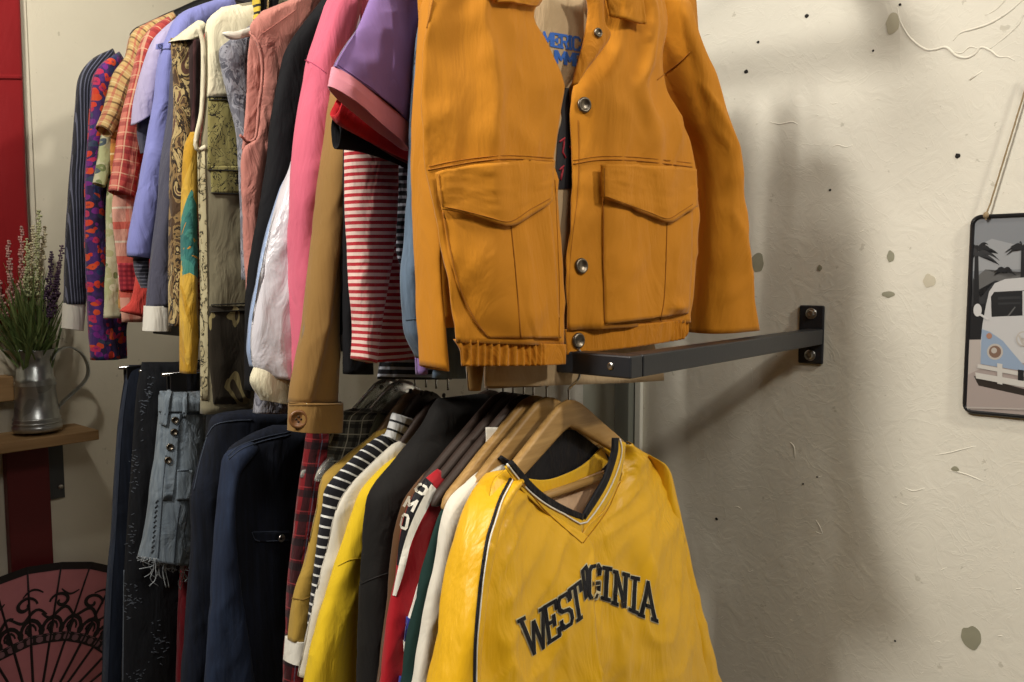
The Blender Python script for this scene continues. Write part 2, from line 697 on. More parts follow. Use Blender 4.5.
def lettering(name, g, tree, items, mat, wid, off=.0012, parent=None, w=0.0):
    """items: (char, (tl, tr, br, bl)) with px corners of the letter box; wid: stroke width in px"""
    V, Fc = [], []
    for ch, (tl, tr, br, bl) in items:
        Wd = (math.dist(tl, tr) + math.dist(bl, br)) / 2
        Hh = (math.dist(tl, bl) + math.dist(tr, br)) / 2

        def mp(x, y):
            fx, fy = x / Wd, y / Hh
            tx = [tl[i] + (tr[i] - tl[i]) * fx for i in (0, 1)]
            bx = [bl[i] + (br[i] - bl[i]) * fx for i in (0, 1)]
            return [bx[i] + (tx[i] - bx[i]) * fy for i in (0, 1)]

        for st in SLAB[ch]:
            pp = dense([(x * Wd, y * Hh) for x, y in st], 2.5)
            for a, b in zip(pp, pp[1:]):
                dx, dy = b[0] - a[0], b[1] - a[1]
                l = math.hypot(dx, dy) or 1
                ex, ey = dx / l * wid * .3, dy / l * wid * .3
                nx, ny = -dy / l * wid / 2, dx / l * wid / 2
                q = [(a[0] - ex + nx, a[1] - ey + ny), (b[0] + ex + nx, b[1] + ey + ny), (b[0] + ex - nx, b[1] + ey - ny), (a[0] - ex - nx, a[1] - ey - ny)]
                n = len(V)
                for x, y in q:
                    X_, Y_ = mp(x, y)
                    V.append(cast(g, tree, X_, Y_, off + .00001 * (n % 7), w)[0])
                Fc.append((n, n + 1, n + 2, n + 3))
    return g.add(name, V, Fc, mat, parent, solid=False, smooth=False)


def railpt(s, up=True):
    q = C + R * s
    if up:
        q = q + P * UOFF
        q.z = ZU
    else:
        q.z = ZL
    return q


def garment(name, label, cat, s, up=True, rot=None, group=None):
    return Frame(name, label, cat, railpt(s, up), ROT if rot is None else rot, group)


S_UP = [1.08, 1.025, .985, .95, .905, .875, .85, .81, .765, .72, .685, .645, .605, .56, .515, .495, .465, .43, .385, .348, .33, .31, .268, .246, .222, .195, .15]
S_LOW = [.085, .122, .142, .158, .176, .194, .222, .298, .322, .343, .367, .397, .43, .565, .625]


def far_half(g, mat, length, sleeve=True, th=.015, up=True):
    """the side of the garment towards the wall, mostly behind its neighbours"""
    z0 = -.115 if up else -.15
    here = (g.O - C - (P * UOFF if up else Vector((0, 0, 0)))).dot(R)
    th = max(.005, min(.016, .4 * min(abs(here - q) for q in (S_UP if up else S_LOW) if abs(here - q) > .002)))
    loft('back', g, [(z0, -.05, .10), (z0 - .02, -.08, .165), (z0 - .055, -.10, .205), (z0 - .15, -.10, .215), (-length, -.10, .225)], mat, th=th, local=True, amp=.0015, nu=36, nv=26)
    if sleeve:
        ks = [(.15, z0 - .02, .185, z0 - .0), (.175, z0 - .07, .235, z0 - .05), (.19, z0 - .15, .26, z0 - .14), (.205, z0 - .3, .275, z0 - .3), (.215, z0 - .50, .275, z0 - .505)]
        rows = ks
        seed = 3.3
        sm = resample([k + (0.0, th) for k in ks], 30)
        V, U, Fc = [], [], []
        n = 24
        L = sm[-1][1]
        for (a0, q0, a1, q1, ww, tt), s in sm:
            tp = min(1, math.sqrt(s / L / .06 + .02))
            for i in range(n):
                an = 2 * math.pi * i / n
                c_, d_ = math.cos(an), math.sin(an)
                c_ = math.copysign(abs(c_) ** .8, c_)
                x = (a0 + a1) / 2 + (a1 - a0) / 2 * c_
                zz = (q0 + q1) / 2 + (q1 - q0) / 2 * c_
                V.append(Vector((x, -(tt * tp * d_ + .0015 * fold(c_ * .04, s, seed)), zz)))
                U.append((c_ * .035, -s))
        for j in range(len(sm) - 1):
            for i in range(n):
                i2 = (i + 1) % n
                Fc.append((j * n + i, (j + 1) * n + i, (j + 1) * n + i2, j * n + i2))
        Fc.append(tuple(range(n)))
        Fc.append(tuple((len(sm) - 1) * n + i for i in reversed(range(n))))
        g.add('sleeve', V, Fc, mat, None, U)


def body(g, mat, length, bl=-.19, br=.2, th=.013, flare=.02, name='body', amp=.005, top=-.1, neck=.085):
    rows = [(top, -neck, neck), (top - .022, bl * .72, br * .72), (top - .05, bl * .95, br * .95), (top - .1, bl, br), (top - .25, bl - flare * .3, br + flare * .3),
            (-length, bl - flare, br + flare)]
    return loft(name, g, rows, mat, th=th, local=True, amp=amp, nu=40, nv=36)
# ================================================================== SETTING
random.seed(5)
UPV = Vector((0, 0, 1))


def plaster(name, c1, c2, strength=.5):
    k = NT(name)
    c = k.mix(k.step(k.noise(3.0, 5), .3, .7), lin(c1), lin(c2))
    f = k.math('LESS_THAN', k.noise(38, 5, rough=.62), .315)
    c = k.mix(k.math('MULTIPLY', f, .35), c, lin('8d8672'))
    k.t.links.new(c, k.b.inputs['Base Color'])
    k.b.inputs['Roughness'].default_value = .62
    k.b.inputs['Specular IOR Level'].default_value = .25
    h = k.math('ADD', k.math('MULTIPLY', k.noise(5, 3), .9), k.math('MULTIPLY', k.noise(26, 5, rough=.62, dist=1.2), .5))
    r = k.math('ABSOLUTE', k.math('SUBTRACT', k.noise(9, 3, dist=2.2), .5))
    h = k.math('ADD', h, k.math('MULTIPLY', k.step(r, .018, 0), .06))
    b = k.n('ShaderNodeBump')
    b.inputs['Strength'].default_value = strength
    b.inputs['Distance'].default_value = .012
    k.t.links.new(h, b.inputs['Height'])
    k.t.links.new(b.outputs[0], k.b.inputs['Normal'])
    return k.m


M_WALL = plaster('wall_plaster', 'd9d5c8', 'd0ccbf', .2)
M_WALL2 = plaster('wall_plaster_smooth', 'd9d3c2', 'd1cbba', .12)
M_DIM = plain('dim_brown_paint', '6a5a48', .8)
M_FLOOR = wood('floor_boards', '5a4a3c', '6e5b48', .5, (1.5, 12, 12))
M_CEIL = plain('ceiling_paint', '9a9488', .8)


def struct(o, name=None):
    o['kind'] = 'structure'
    return o


def slab(name, O, A, B, Nn, a0, a1, b0, b1, mat, t=.08):
    """wall slab: face through O spanned by A, B; thickness away from Nn"""
    c = O + A * (a0 + a1) / 2 + B * (b0 + b1) / 2 - Nn * t / 2
    v, f = box(c, (a1 - a0) / 2, (b1 - b0) / 2, t / 2, A, B, Nn)
    return struct(link(name, v, f, mat, smooth=False))


W0 = Vector((W.x, W.y, 0))
E0 = Vector((ENDW.x, ENDW.y, 0))
H = 2.95
wall_right = slab('wall_right', W0, R, UPV, -P, -2.9, S_END + .08, 0, H, M_WALL)
wall_left = slab('wall_left', E0, P, UPV, -R, -2.9, WALL_L, 0, H, M_WALL2)
slab('wall_back', W0 - R * 2.9, P, UPV, R, -3.6, .08, 0, H, M_DIM)
slab('wall_front', E0 - P * 2.9, R, UPV, P, -4.5, .08, 0, H, M_DIM)
slab('floor', W0, R, P, UPV, -2.9, S_END + .08, -3.6, .08, M_FLOOR)
slab('ceiling', W0 + UPV * H, R, P, -UPV, -2.9, S_END + .08, -3.6, .08, M_CEIL)


def onwall(x, y, off=0.0):
    return hit(x, y, W - P * off, -P)


def onend(x, y, off=0.0):
    return hit(x, y, ENDW - R * off, -R)


def chip(x, y, rx, ry, mat, name, seed, off=.0006):
    c = onwall(x, y, off)
    ex = (onwall(x + rx, y, off) - c).length
    ez = (onwall(x, y - ry, off) - c).length
    V, n = [c - P * .0003], 26
    for i in range(n):
        a = 2 * math.pi * i / n
        q = 1 + .28 * nz(math.cos(a) * 1.3, math.sin(a) * 1.3, seed)
        V.append(c - R * math.cos(a) * ex * q + UPV * math.sin(a) * ez * q)
    Fc = [(0, i + 1, (i + 1) % n + 1) for i in range(n)]
    m = len(V)
    V += [v + P * .0012 for v in V[1:]]
    Fc += [(i + 1, m + i, m + (i + 1) % n, (i + 1) % n + 1) for i in range(n)]
    return link(name, V, Fc, mat, wall_right, smooth=False)


M_CHIP = plain('old_paint_olive', '8a8874', .7, var=.12, vs=60)
M_CHIPL = plain('old_paint_pale', 'aaa48e', .7, var=.08, vs=60)
M_HOLE = plain('drill_hole_dark', '181512', .9)
for i, (x, y, a, b) in enumerate([(757.5, 263, 7, 9), (971, 637, 10.5, 11.5), (892.6, 23, 7, 10), (890.5, 256.5, 3.6, 6), (888.5, 294.5, 6, 3.5), (819.7, 268, 2.4, 3.2), (955, 469, 4, 2.4)]):
    chip(x, y, a, b, M_CHIPL if i == 2 else M_CHIP, 'paint_chip', i * 3.1)
chip(929, 281, 6, 7, plain('filler_patch', 'bdb6a2', .7), 'filler_patch', 9.2)
for i, (x, y, a) in enumerate([(746, 71.6, 2), (806.7, 15.8, 1.9), (758, 42, 1.4), (957.5, 155.8, 2.6), (873, 50.7, 1.2), (830, 190, 1.1), (716.5, 519, 1.4), (817, 477, .9), (803, 484, .9), (900, 4.6, 1.4), (895, 641, 1)]):
    chip(x, y, a, a, M_HOLE, 'nail_hole', i * 2.3 + 40, .0008)


def ridge(pts, r0, name='plaster_ridge', sm=True):
    pp = smoothpoly(pts, max(8, 5 * len(pts))) if sm and len(pts) > 2 else pts
    w = [onwall(x, y, -r0 * .3) for x, y in pp]
    n = len(w)
    rad = [r0 * (.45 + .55 * math.sin(math.pi * (i + .6) / (n + .2))) * (1 + .3 * nz(i * .7, r0 * 900)) for i in range(n)]
    v, f = tube_mesh(w, rad, 8)
    return link(name, v, f, M_WALL, wall_right)


ridge([(897.6, 7), (899, 17), (902, 25), (909, 36.6), (918, 45), (927, 50), (936, 49.5), (946, 47.6), (956, 55.7), (966.5, 58), (975, 54), (981, 47.6), (990, 50.6), (998.7, 57), (1007.5, 57), (1015, 61)], .0022)
ridge([(953, 41), (960.6, 33), (974, 29), (990, 23.5), (1007.5, 13), (1021, 1.5), (1034, -10)], .0022)
ridge([(990, 49), (1006, 36.6), (1018, 25), (1024, 14.6), (1033, 2)], .0018)
ridge([(985.5, 15.4), (996, 9.5), (1004.6, .7), (1012, -8)], .0016)
ridge([(969.7, 80), (982.6, 71)], .0016)
ridge([(954, 52), (962, 53), (970, 47), (979, 49)], .0015)
ridge([(770, 122), (780, 124), (792, 122), (799, 125)], .0016)
ridge([(832, 147), (838, 145), (846, 147), (853, 145)], .0012)
ridge([(751.7, 368), (752, 376), (752.5, 386)], .0012)
ridge([(790, 442), (794, 447), (795, 458)], .0014)
ridge([(935, 455), (948, 453), (960, 450), (976, 446)], .0014)
ridge([(905, 488), (914, 491), (925, 488)], .0014)
ridge([(948, 470), (965, 474), (985, 482)], .0013)
ridge([(816, 520), (820, 527), (823, 535)], .0012)
for i in range(26):
    x, y = random.uniform(700, 1020), random.uniform(5, 675)
    a = random.uniform(-.5, .6)
    l = random.uniform(3, 9)
    ridge([(x, y), (x + l * .5 * math.cos(a), y + l * .5 * math.sin(a) + random.uniform(-1, 1)), (x + l * math.cos(a), y + l * math.sin(a))], random.uniform(.0005, .001), 'plaster_fleck')

# upright strips on the wall behind the front hanger
M_GREY = plain('grey_board', '6d7068', .6, var=.08)
M_PALE = plain('pale_board', 'a9ab9d', .6, var=.06)
M_WHITE = plain('white_trunking', 'd6d6cc', .45)


def strip(name, x0, x1, y, off, mat, z0=.0, z1=2.6):
    a, b = onwall(x0, y), onwall(x1, y)
    c = (a + b) / 2
    c.z = (z0 + z1) / 2
    v, f = box(c - P * off / 2, (a - b).length / 2, off / 2, (z1 - z0) / 2, R, P, UPV, .002)
    return struct(link(name, v, f, mat, smooth=False))


strip('trim_1', 637.5, 643.5, 400, .012, M_WHITE)
strip('trim_2', 622, 636.5, 400, .03, M_GREY)
strip('trim_3', 588, 621.5, 400, .02, M_PALE)

# ------------------------------------------------------------------ rails
M_BLACK = plain('black_powder_coat', '1d1f24', .42, bump=(220, .12, .0008))
M_STEEL = plain('bright_steel', 'b9b8b4', .28, 1.0)


def rail_set(label, up):
    z = ZU if up else ZL
    q = Vector((C.x, C.y, z)) + (P * UOFF if up else Vector((0, 0, 0)))
    L = WALL_L - (UOFF if up else 0)
    e = bpy.data.objects.new('clothes_rail', None)
    COL.objects.link(e)
    e.location = q
    tag(e, label, 'clothes rail')
    bpy.context.view_layer.update()
    h = .0135

    def part(name, vf, mat, par=e):
        o = link(name, [v - q for v in vf[0]], vf[1], mat, par, smooth=False)
        return o
    SE = 1.095 if up else 1.14
    part('hanging_bar', box(q + R * SE / 2, SE / 2 + h, h, h, R, P, UPV, .0022), M_BLACK)
    part('side_arm', box(q + R * SE + P * (L / 2 - .002 + h / 2), (L - .006 - h) / 2, h, h, P, R, UPV, .0022), M_BLACK)
    part('wall_plate', box(q + R * SE + P * (L - .0035), .022, .052, .0032, R, UPV, P, .0028), M_BLACK)
    part('side_arm', box(q + P * (L / 2 - .002 + h / 2), (L - .006 - h) / 2, h, h, P, R, UPV, .0022), M_BLACK)
    wc = q + P * L
    pw = (onwall(799.5, 335) - onwall(824.5, 335)).length / 2
    wc = wc if up else onwall(812, 334.5)
    pl = part('wall_plate', box(wc - P * .003, pw, .052, .0032, R, UPV, P, .0028), M_BLACK)
    for dz in (.0375, -.0365):
        c = wc - P * .0062 + UPV * dz
        b1 = part('bolt', merge([lathe([(.0098, 0), (.0098, .0012), (.0085, .002), (0, .002)], c, -P, 20), lathe([(.0068, .0015), (.0068, .0058), (.0056, .0072), (.0035, .0072), (.003, .005), (0, .005)], c, -P, 6)]), M_STEEL, pl)
    part('corner_screw', lathe([(.0045, 0), (.0045, .001), (.003, .0018), (0, .0014)], q - P * h + R * .014, -P, 14), M_STEEL)
    return e


rail_set('lower black square-tube clothes rail with its arm bolted to the pale wall', False)
rail_set('upper clothes rail that carries the mustard jacket and the shirts above the frame', True)

# ------------------------------------------------------------------ tin sign and twine
sg = bpy.data.objects.new('tin_sign', None)
COL.objects.link(sg)
TL = onwall(973, 217, .004)
sg.location = TL - R * .1 - UPV * .3
SX = -R
tag(sg, 'tin sign printed with an old white and blue camper van, hung by twine', 'sign')
so = sg.location.copy()
# the plate follows the photograph's slight sideways hang
BL = onwall(964.5, 411, .004)
SZ = (TL - BL).normalized()
SX = SZ.cross(P).normalized()
if SX.dot(-R) < 0:
    SX = -SX
SH = (TL - BL).length
SWD = SH * .68
M_SIGN = plain('sign_black_edge', '17171a', .35, spec=.5)


def rrect(c0, w, h, r, n=6):
    pts = []
    for cx, cy, a0 in ((w - r, r, -90), (w - r, h - r, 0), (r, h - r, 90), (r, r, 180)):
        for i in range(n + 1):
            a = math.radians(a0 + 90 * i / n)
            pts.append((cx + r * math.cos(a), cy + r * math.sin(a)))
    return pts


def prism(pts2, O, X, Z, N_, t):
    n = len(pts2)
    V = [O + X * x + Z * z for x, z in pts2] + [O + X * x + Z * z + N_ * t for x, z in pts2]
    Fc = [tuple(range(n))[::-1], tuple(range(n, 2 * n))] + [(i, (i + 1) % n, n + (i + 1) % n, n + i) for i in range(n)]
    return V, Fc


def spart(name, vf, mat, par=sg, **k):
    return link(name, [v - so for v in vf[0]], vf[1], mat, par, smooth=False, **k)


spart('plate', prism(rrect(0, SWD, SH, .012), BL + P * .002, SX, SZ, -P, .002), M_SIGN)
rim = [BL + SX * x + SZ * z - P * .0012 for x, z in rrect(0, SWD, SH, .012)]
spart('rolled_rim', tube_mesh(rim, .0032, 8, closed=True), M_SIGN)
PRINT_COLOURS = dict(sky='8d9197', cloud='a7aaae', palm='26272a', palm2='3a3b3e', white='d3d3d4', glass='2a2b2e', blue='9db1cb', chrome='d9d6d0', shade='39332f', ground='b3a6a1', ground2='c4bbb5', lamp='8a6f60', ring='c9c2ba', orange='b98a72', mirror='dcdcdc', hill='6c6c6c')
PIC = {n: plain('print_' + n, c, .3, spec=.5, gain=.72) for n, c in PRINT_COLOURS.items()}
pn = list(PIC)
pv, pf, pm = [], [], []
layer = [0]


def art(pts, col, mirror=False):
    """a printed flat colour area; px in the zoomed sign picture"""
    for mx in ((0, 1) if mirror else (0,)):
        layer[0] += 1
        bm = bmesh.new()
        vs = []
        for x, y in pts:
            X_, Y_ = 740 + .3227 * x, 200 + .3227 * y
            if mx:
                X_ = 2 * 1024 - X_
            p = hit(X_, Y_, TL - P * .001, -P)
            u = min(max((p - BL).dot(SX), .003), SWD - .003)
            z = min(max((p - BL).dot(SZ), .003), SH - .003)
            vs.append(bm.verts.new(BL + SX * u + SZ * z - P * (.0006 + .00004 * layer[0])))
        f = bm.faces.new(vs)
        bmesh.ops.triangulate(bm, faces=[f])
        bm.verts.index_update()
        n0 = len(pv)
        pv.extend(v.co.copy() - so for v in bm.verts)
        for q in bm.faces:
            pf.append(tuple(v.index + n0 for v in q.verts))
            pm.append(pn.index(col))
        bm.free()


def disc(cx, cy, r, n=18, ry=None):
    return [(cx + r * math.cos(2 * math.pi * i / n), cy + (ry or r) * math.sin(2 * math.pi * i / n)) for i in range(n)]


def palm(cx, cy, r, n, col, sd):
    rnd = random.Random(sd)
    for i in range(n):
        a = math.pi * (.02 + 1.0 * i / (n - 1)) + rnd.uniform(-.12, .12)
        L_ = r * rnd.uniform(.75, 1.1)
        pts1, pts2 = [], []
        for j in range(7):
            t = j / 6
            x = cx + math.cos(a) * L_ * t
            y = cy - math.sin(a) * L_ * t * .8 + L_ * .55 * t * t
            wd = 7 * (1 - t) + 1.2
            pts1.append((x, y - wd * .4))
            pts2.append((x, y + wd * (1.0 + .5 * (j % 2))))
        art(pts1 + pts2[::-1], col)


art([(690, 40), (1060, 40), (1060, 440), (690, 440)], 'sky')
art([(700, 150), (780, 120), (860, 140), (960, 110), (1060, 140), (1060, 200), (860, 215), (700, 220)], 'cloud')
art([(690, 250), (760, 215), (830, 240), (900, 225), (1060, 240), (1060, 440), (690, 440)], 'hill')
art([(690, 290), (722, 240), (748, 300), (790, 250), (830, 300), (1060, 280), (1060, 440), (690, 440)], 'palm2')
art([(720, 440), (728, 140), (738, 140), (744, 440)], 'palm')
palm(736, 150, 72, 9, 'palm', 3)
palm(738, 165, 60, 8, 'palm2', 8)
art([(868, 300), (872, 140), (880, 140), (884, 300)], 'palm')
palm(876, 145, 60, 9, 'palm', 5)
palm(820, 215, 36, 7, 'palm', 12)
art([(705, 330), (760, 320), (760, 440), (690, 440)], 'palm')
art([(680, 432), (1060, 432), (1060, 700), (680, 700)], 'ground')
art([(690, 432), (760, 432), (750, 520), (690, 540)], 'ground2')
art([(725, 545), (880, 585), (1060, 560), (1060, 612), (880, 606), (740, 575)], 'shade')
half = [(746, 505), (746, 440), (752, 385), (762, 330), (772, 285), (790, 258), (822, 245), (880, 240)]
art(half + [(2 * 880 - x, y) for x, y in half[::-1]], 'white')
ws = [(778, 300), (788, 285), (880, 280), (972, 285), (982, 300), (980, 352), (880, 358), (780, 362)]
art(ws, 'glass')
art([(800, 300), (870, 298), (870, 306), (800, 309)], 'palm2')
art([(800, 318), (870, 316), (870, 322), (800, 325)], 'palm2')
art([(876, 282), (884, 282), (884, 358), (876, 358)], 'white')
art([(828, 360), (852, 330), (855, 332), (834, 360)], 'hill')
art([(750, 400), (775, 408), (815, 436), (850, 478), (880, 512), (880, 530), (746, 508)], 'blue')
art([(1010, 400), (985, 408), (945, 436), (910, 478), (880, 512), (880, 530), (1014, 508)], 'blue')
for cx in (791, 969):
    art(disc(cx, 470, 25), 'ring')
    art(disc(cx, 470, 19), 'lamp')
    art(disc(cx - 3, 466, 9), 'ring')
for cx in (773, 987):
    art(disc(cx, 421, 9), 'orange')
art(disc(737, 341, 13, ry=20), 'mirror')
art([(748, 352), (772, 368), (770, 374), (744, 358)], 'mirror')
art(disc(880, 430, 24), 'ring')
art(disc(880, 430, 20), 'white')
art([(862, 420), (868, 418), (880, 442), (892, 418), (898, 420), (882, 452), (878, 452)], 'ring')
art([(866, 428), (871, 427), (874, 436), (880, 428), (886, 436), (889, 427), (894, 428), (886, 446), (880, 437), (874, 446)], 'ring')
art([(738, 508), (880, 534), (1022, 508), (1024, 520), (880, 547), (736, 520)], 'chrome')
art([(730, 534), (880, 560), (1030, 534), (1030, 552), (880, 580), (732, 552)], 'chrome')
for cx in (806, 954):
    art([(cx - 8, 505), (cx + 8, 508), (cx + 8, 572), (cx - 8, 568)], 'chrome')
art([(860, 530), (1000, 520), (1000, 556), (860, 560)][:0] or [(862, 525), (880, 527), (880, 560), (862, 558)], 'glass')
art([(700, 640), (1060, 650), (1060, 654), (700, 645)], 'ground2')
pic = link('printed_picture', pv, pf, [PIC[n] for n in pn], sg, smooth=False, mids=pm)
hole = hit(740 + .3227 * 724, 200 + .3227 * 620, TL, -P)
spart('fixing_hole', lathe([(.0022, 0), (.0022, .0012), (0, .0012)], hole - P * .001, -P, 12), M_HOLE)

M_TWINE = plain('jute_twine', '8d7a5c', .9, bump=(600, .6, .001))
top = onwall(1031, 72, .004)
a0 = hit(986.5, 217.5, TL - P * .002, -P)
mir = TL + SX * SWD
a1 = a0 + SX * (SWD - 2 * (a0 - TL).dot(SX))
pts = [a0 - SZ * .004 - P * .004, a0 + SZ * .004 - P * .005]
pts += [a0 + (top - a0) * t - P * .002 for t in (.1, .35, .6, .85, 1)]
pts += [top + (a1 - top) * t - P * .002 for t in (.15, .4, .65, .9)] + [a1 + SZ * .004 - P * .005, a1 - SZ * .004 - P * .004]
tw = []
for a, b in zip(pts, pts[1:]):
    for i in range(10):
        q = a + (b - a) * i / 10
        tw.append(q + SX * .0006 * nz(q.z * 60, 1) - P * .0004)
v, f = tube_mesh(tw, [.0013 + .0004 * nz(i * .9, 3) for i in range(len(tw))], 7)
kn = lathe([(0, -.006), (.0035, -.003), (.0042, 0), (.0032, .004), (0, .006)], a0 + SZ * .003 - P * .005, SZ, 10)
tw_o = link('hanging_twine', [q - top for q in merge([(v, f), kn])[0]], merge([(v, f), kn])[1], M_TWINE)
tw_o.location = top
tag(tw_o, 'jute twine that holds up the tin sign on the pale wall', 'string')

# ------------------------------------------------------------------ left end wall: red panel, shelf, jug, plant, fan
M_RED = cloth('red_drape', '8c1119', rough=.7, sheen=.1, weave=500, wr=(4, .2))
M_DRED = plain('dark_red_paint', '5c1216', .55, var=.1)
ef = Frame('curtain', 'plain red curtain at the edge of the left wall, behind the lavender', 'curtain', ENDW - R * .03 + UPV * (1.1 - ENDW.z), ROT)
sheet('drape', ef, [(-30, -60, 18.5), (75, -60, 21.5), (160, -60, 24.5), (235, -60, 27.5), (300, -60, 29.5), (325, -60, 30)], M_RED, bulge=.006, amp=.006, k=7, nu=24, nv=30)
sheet('stitched_band', ef, [(-30, -60, 18.5), (75, -60, 21.5), (79, -60, 21.6)][1:], M_RED, w=.008, bulge=.004, amp=.002, nu=20, nv=4)
# pale corner bead beside it
a, b = onend(24, 120), onend(29, 120)
v, f = box((onend(27, 120) * 1) * 1 - R * .004 + UPV * (1.5 - onend(27, 120).z), .006, .004, 1.45, P, R, UPV, .001)
struct(link('trim_4', v, f, M_WALL2, smooth=False))

M_BOARD = wood('raw_board', 'a5835a', '8a6a44', .6, (2, 30, 30))
M_DGREY = plain('dark_grey_metal', '4a4c4e', .5, .6)
SH_OFF = .14
shf = Frame('wall_shelf', 'raw timber shelf under the jug with a dark red upright', 'shelf', ENDW - R * .004 + UPV * (1.18 - ENDW.z), ROT)
f1 = onend(99, 430, SH_OFF)
zt = f1.z
uR = (f1 - ENDW).dot(P)
Mi3 = shf.Mi


def lw(v):
    return Mi3 @ v


shv, shfc = box(ENDW + P * (uR - .35) - R * (SH_OFF / 2 + .003) + UPV * (zt - .011 - ENDW.z), .35, SH_OFF / 2 - .003, .011, P, R, UPV, .0015)
shf.add('board', [lw(v) for v in shv], shfc, M_BOARD, smooth=False)
u0, u1 = ((onend(x, 500, .03) - ENDW).dot(P) for x in (8, 51))
sv = box(ENDW + P * (u0 + u1) / 2 - R * .018 + UPV * ((zt - .022) / 2 - ENDW.z + .0), (u1 - u0) / 2, .013, (zt - .024) / 2, P, R, UPV, .003)
shf.add('upright', [lw(v) for v in sv[0]], sv[1], M_DRED, smooth=False)
u0, u1 = ((onend(x, 470, .015) - ENDW).dot(P) for x in (49, 65))
zb = onend(58, 499, .01).z
sv = merge([box(ENDW + P * (u0 + u1) / 2 - R * .007 + UPV * ((zt - .022 + zb) / 2 - ENDW.z), (u1 - u0) / 2, .0025, (zt - .024 - zb) / 2, P, R, UPV, .001),
            box(ENDW + P * (u0 + u1) / 2 - R * .05 + UPV * (zt - .0255 - ENDW.z), (u1 - u0) / 2, .042, .0025, P, R, UPV, .001)])
br = shf.add('bracket', [lw(v) for v in sv[0]], sv[1], M_DGREY, smooth=False)
sc = lathe([(.006, 0), (.0055, .002), (0, .003)], onend(60.5, 487, .009), -R, 14)
shf.add('screw', [lw(v) for v in sc[0]], sc[1], M_STEEL, br)
# upper timber ledge piece at the left edge
b1 = onend(14, 376, .05)
lg = Frame('wall_ledge', 'second timber ledge at the left edge behind the zinc jug', 'shelf', ENDW - R * .004 + UPV * (b1.z - ENDW.z), ROT)
uu = (b1 - ENDW).dot(P)
zz0 = onend(14, 401, .05).z
lv = box(ENDW + P * (uu - .2) - R * .026 + UPV * ((b1.z + zz0) / 2 - ENDW.z), .2, .022, (b1.z - zz0) / 2, P, R, UPV, .002)
lg.add('ledge_board', [lg.Mi @ v for v in lv[0]], lv[1], M_BOARD, smooth=False)
lv = box(ENDW + P * (uu - .21) - R * .02 + UPV * ((zz0 + zt) / 2 - ENDW.z), .18, .012, (zz0 - zt) / 2 - .002, P, R, UPV, .002)
lg.add('red_support', [lg.Mi @ v for v in lv[0]], lv[1], M_DRED, smooth=False)

# jug ---------------------------------------------------------------------
JO = .075
jc = hit(37.5, 430, ENDW - R * JO, -R)
jc.z = zt + .0008
dj = jc.y * math.cos(PITCH)
s1 = (hit(61.5, 425, jc, -R) - hit(13.5, 425, jc, -R)).length / 48


def hz(y):
    return max(0.0, hit(37, y, jc, -R).z - jc.z)


M_ZINC = NT('galvanised_zinc')
zc = M_ZINC.ramp(M_ZINC.vor(38, M_ZINC.obj()), [(0, '8f9394'), (.5, 'b9bdbe'), (1, 'a0a4a5')], False)
M_ZINC.t.links.new(zc, M_ZINC.b.inputs['Base Color'])
M_ZINC.b.inputs['Metallic'].default_value = .9
M_ZINC.b.inputs['Roughness'].default_value = .3
bz = M_ZINC.n('ShaderNodeBump')
bz.inputs['Strength'].default_value = .25
bz.inputs['Distance'].default_value = .002
M_ZINC.t.links.new(M_ZINC.noise(60, 4), bz.inputs['Height'])
M_ZINC.t.links.new(bz.outputs[0], M_ZINC.b.inputs['Normal'])
M_ZINC = M_ZINC.m
jug = bpy.data.objects.new('zinc_jug', None)
COL.objects.link(jug)
jug.location = jc
tag(jug, 'small galvanised metal jug with a curved handle, holding lavender on the shelf', 'jug')
px_ = lambda r, y: (r * s1, hz(y))
prof = [(0, .001), px_(22.5, 430), px_(24, 428.5), px_(24.2, 425), px_(22.6, 423), px_(23.9, 421.2), px_(22.3, 419.4), px_(23.5, 417.6), px_(21.8, 415.6),
        px_(19.0, 386), px_(20.4, 384), px_(18.5, 382), px_(20.0, 379.6), px_(18.1, 377.6), px_(17.3, 369), px_(16.2, 367), px_(15.6, 360), px_(17, 355), px_(19.5, 350), px_(20, 349.2), px_(19.3, 349.4),
        px_(16.5, 355), px_(15.0, 361), px_(15.5, 367), px_(16.5, 370), (0, hz(372))]
v, f = lathe(prof, Vector((0, 0, 0)), UPV, 48)
# the lip is drawn out into a pouring spout on the left
h0 = hz(366)
for q in v:
    if q.z > h0:
        t = (q.z - h0) / (hz(349) - h0)
        d = Vector((q.x, q.y, 0))
        if d.length > 1e-4:
            c_ = max(0, d.normalized().dot(-P))
            q += -P * (c_ ** 3) * t * .022 + UPV * c_ ** 3 * t * .004
jb = link('jug_body', v, f, M_ZINC, jug)
for y, rpx, rr in ((384.5, 19.3, .0017), (379.5, 18.6, .0017), (421.5, 23.2, .0017), (417.5, 22.6, .0015)):
    pts = [Vector((math.cos(i * math.pi / 24) * rpx * s1, math.sin(i * math.pi / 24) * rpx * s1, hz(y))) for i in range(48)]
    v, f = tube_mesh(pts, rr, 8, closed=True)
    link('rib_band', v, f, M_ZINC, jb)
hp = [hit(x, y, jc, -R) - jc for x, y in smoothpoly([(51, 361), (56, 352), (64, 347.5), (73, 348), (82, 354), (87.5, 364), (88, 374), (84, 382), (76, 390), (67, 398), (59, 406), (58.5, 409)], 40)]
hv, hf = [], []
for i, q in enumerate(hp):
    t = (hp[min(i + 1, 39)] - hp[max(i - 1, 0)]).normalized()
    s_ = t.cross(R).normalized()
    wd, tk = .0085, .0012
    hv += [q + R * wd + s_ * tk, q + R * wd - s_ * tk, q - R * wd - s_ * tk, q - R * wd + s_ * tk]
for i in range(39):
    for j in range(4):
        j2 = (j + 1) % 4
        hf.append((i * 4 + j, i * 4 + j2, i * 4 + 4 + j2, i * 4 + 4 + j))
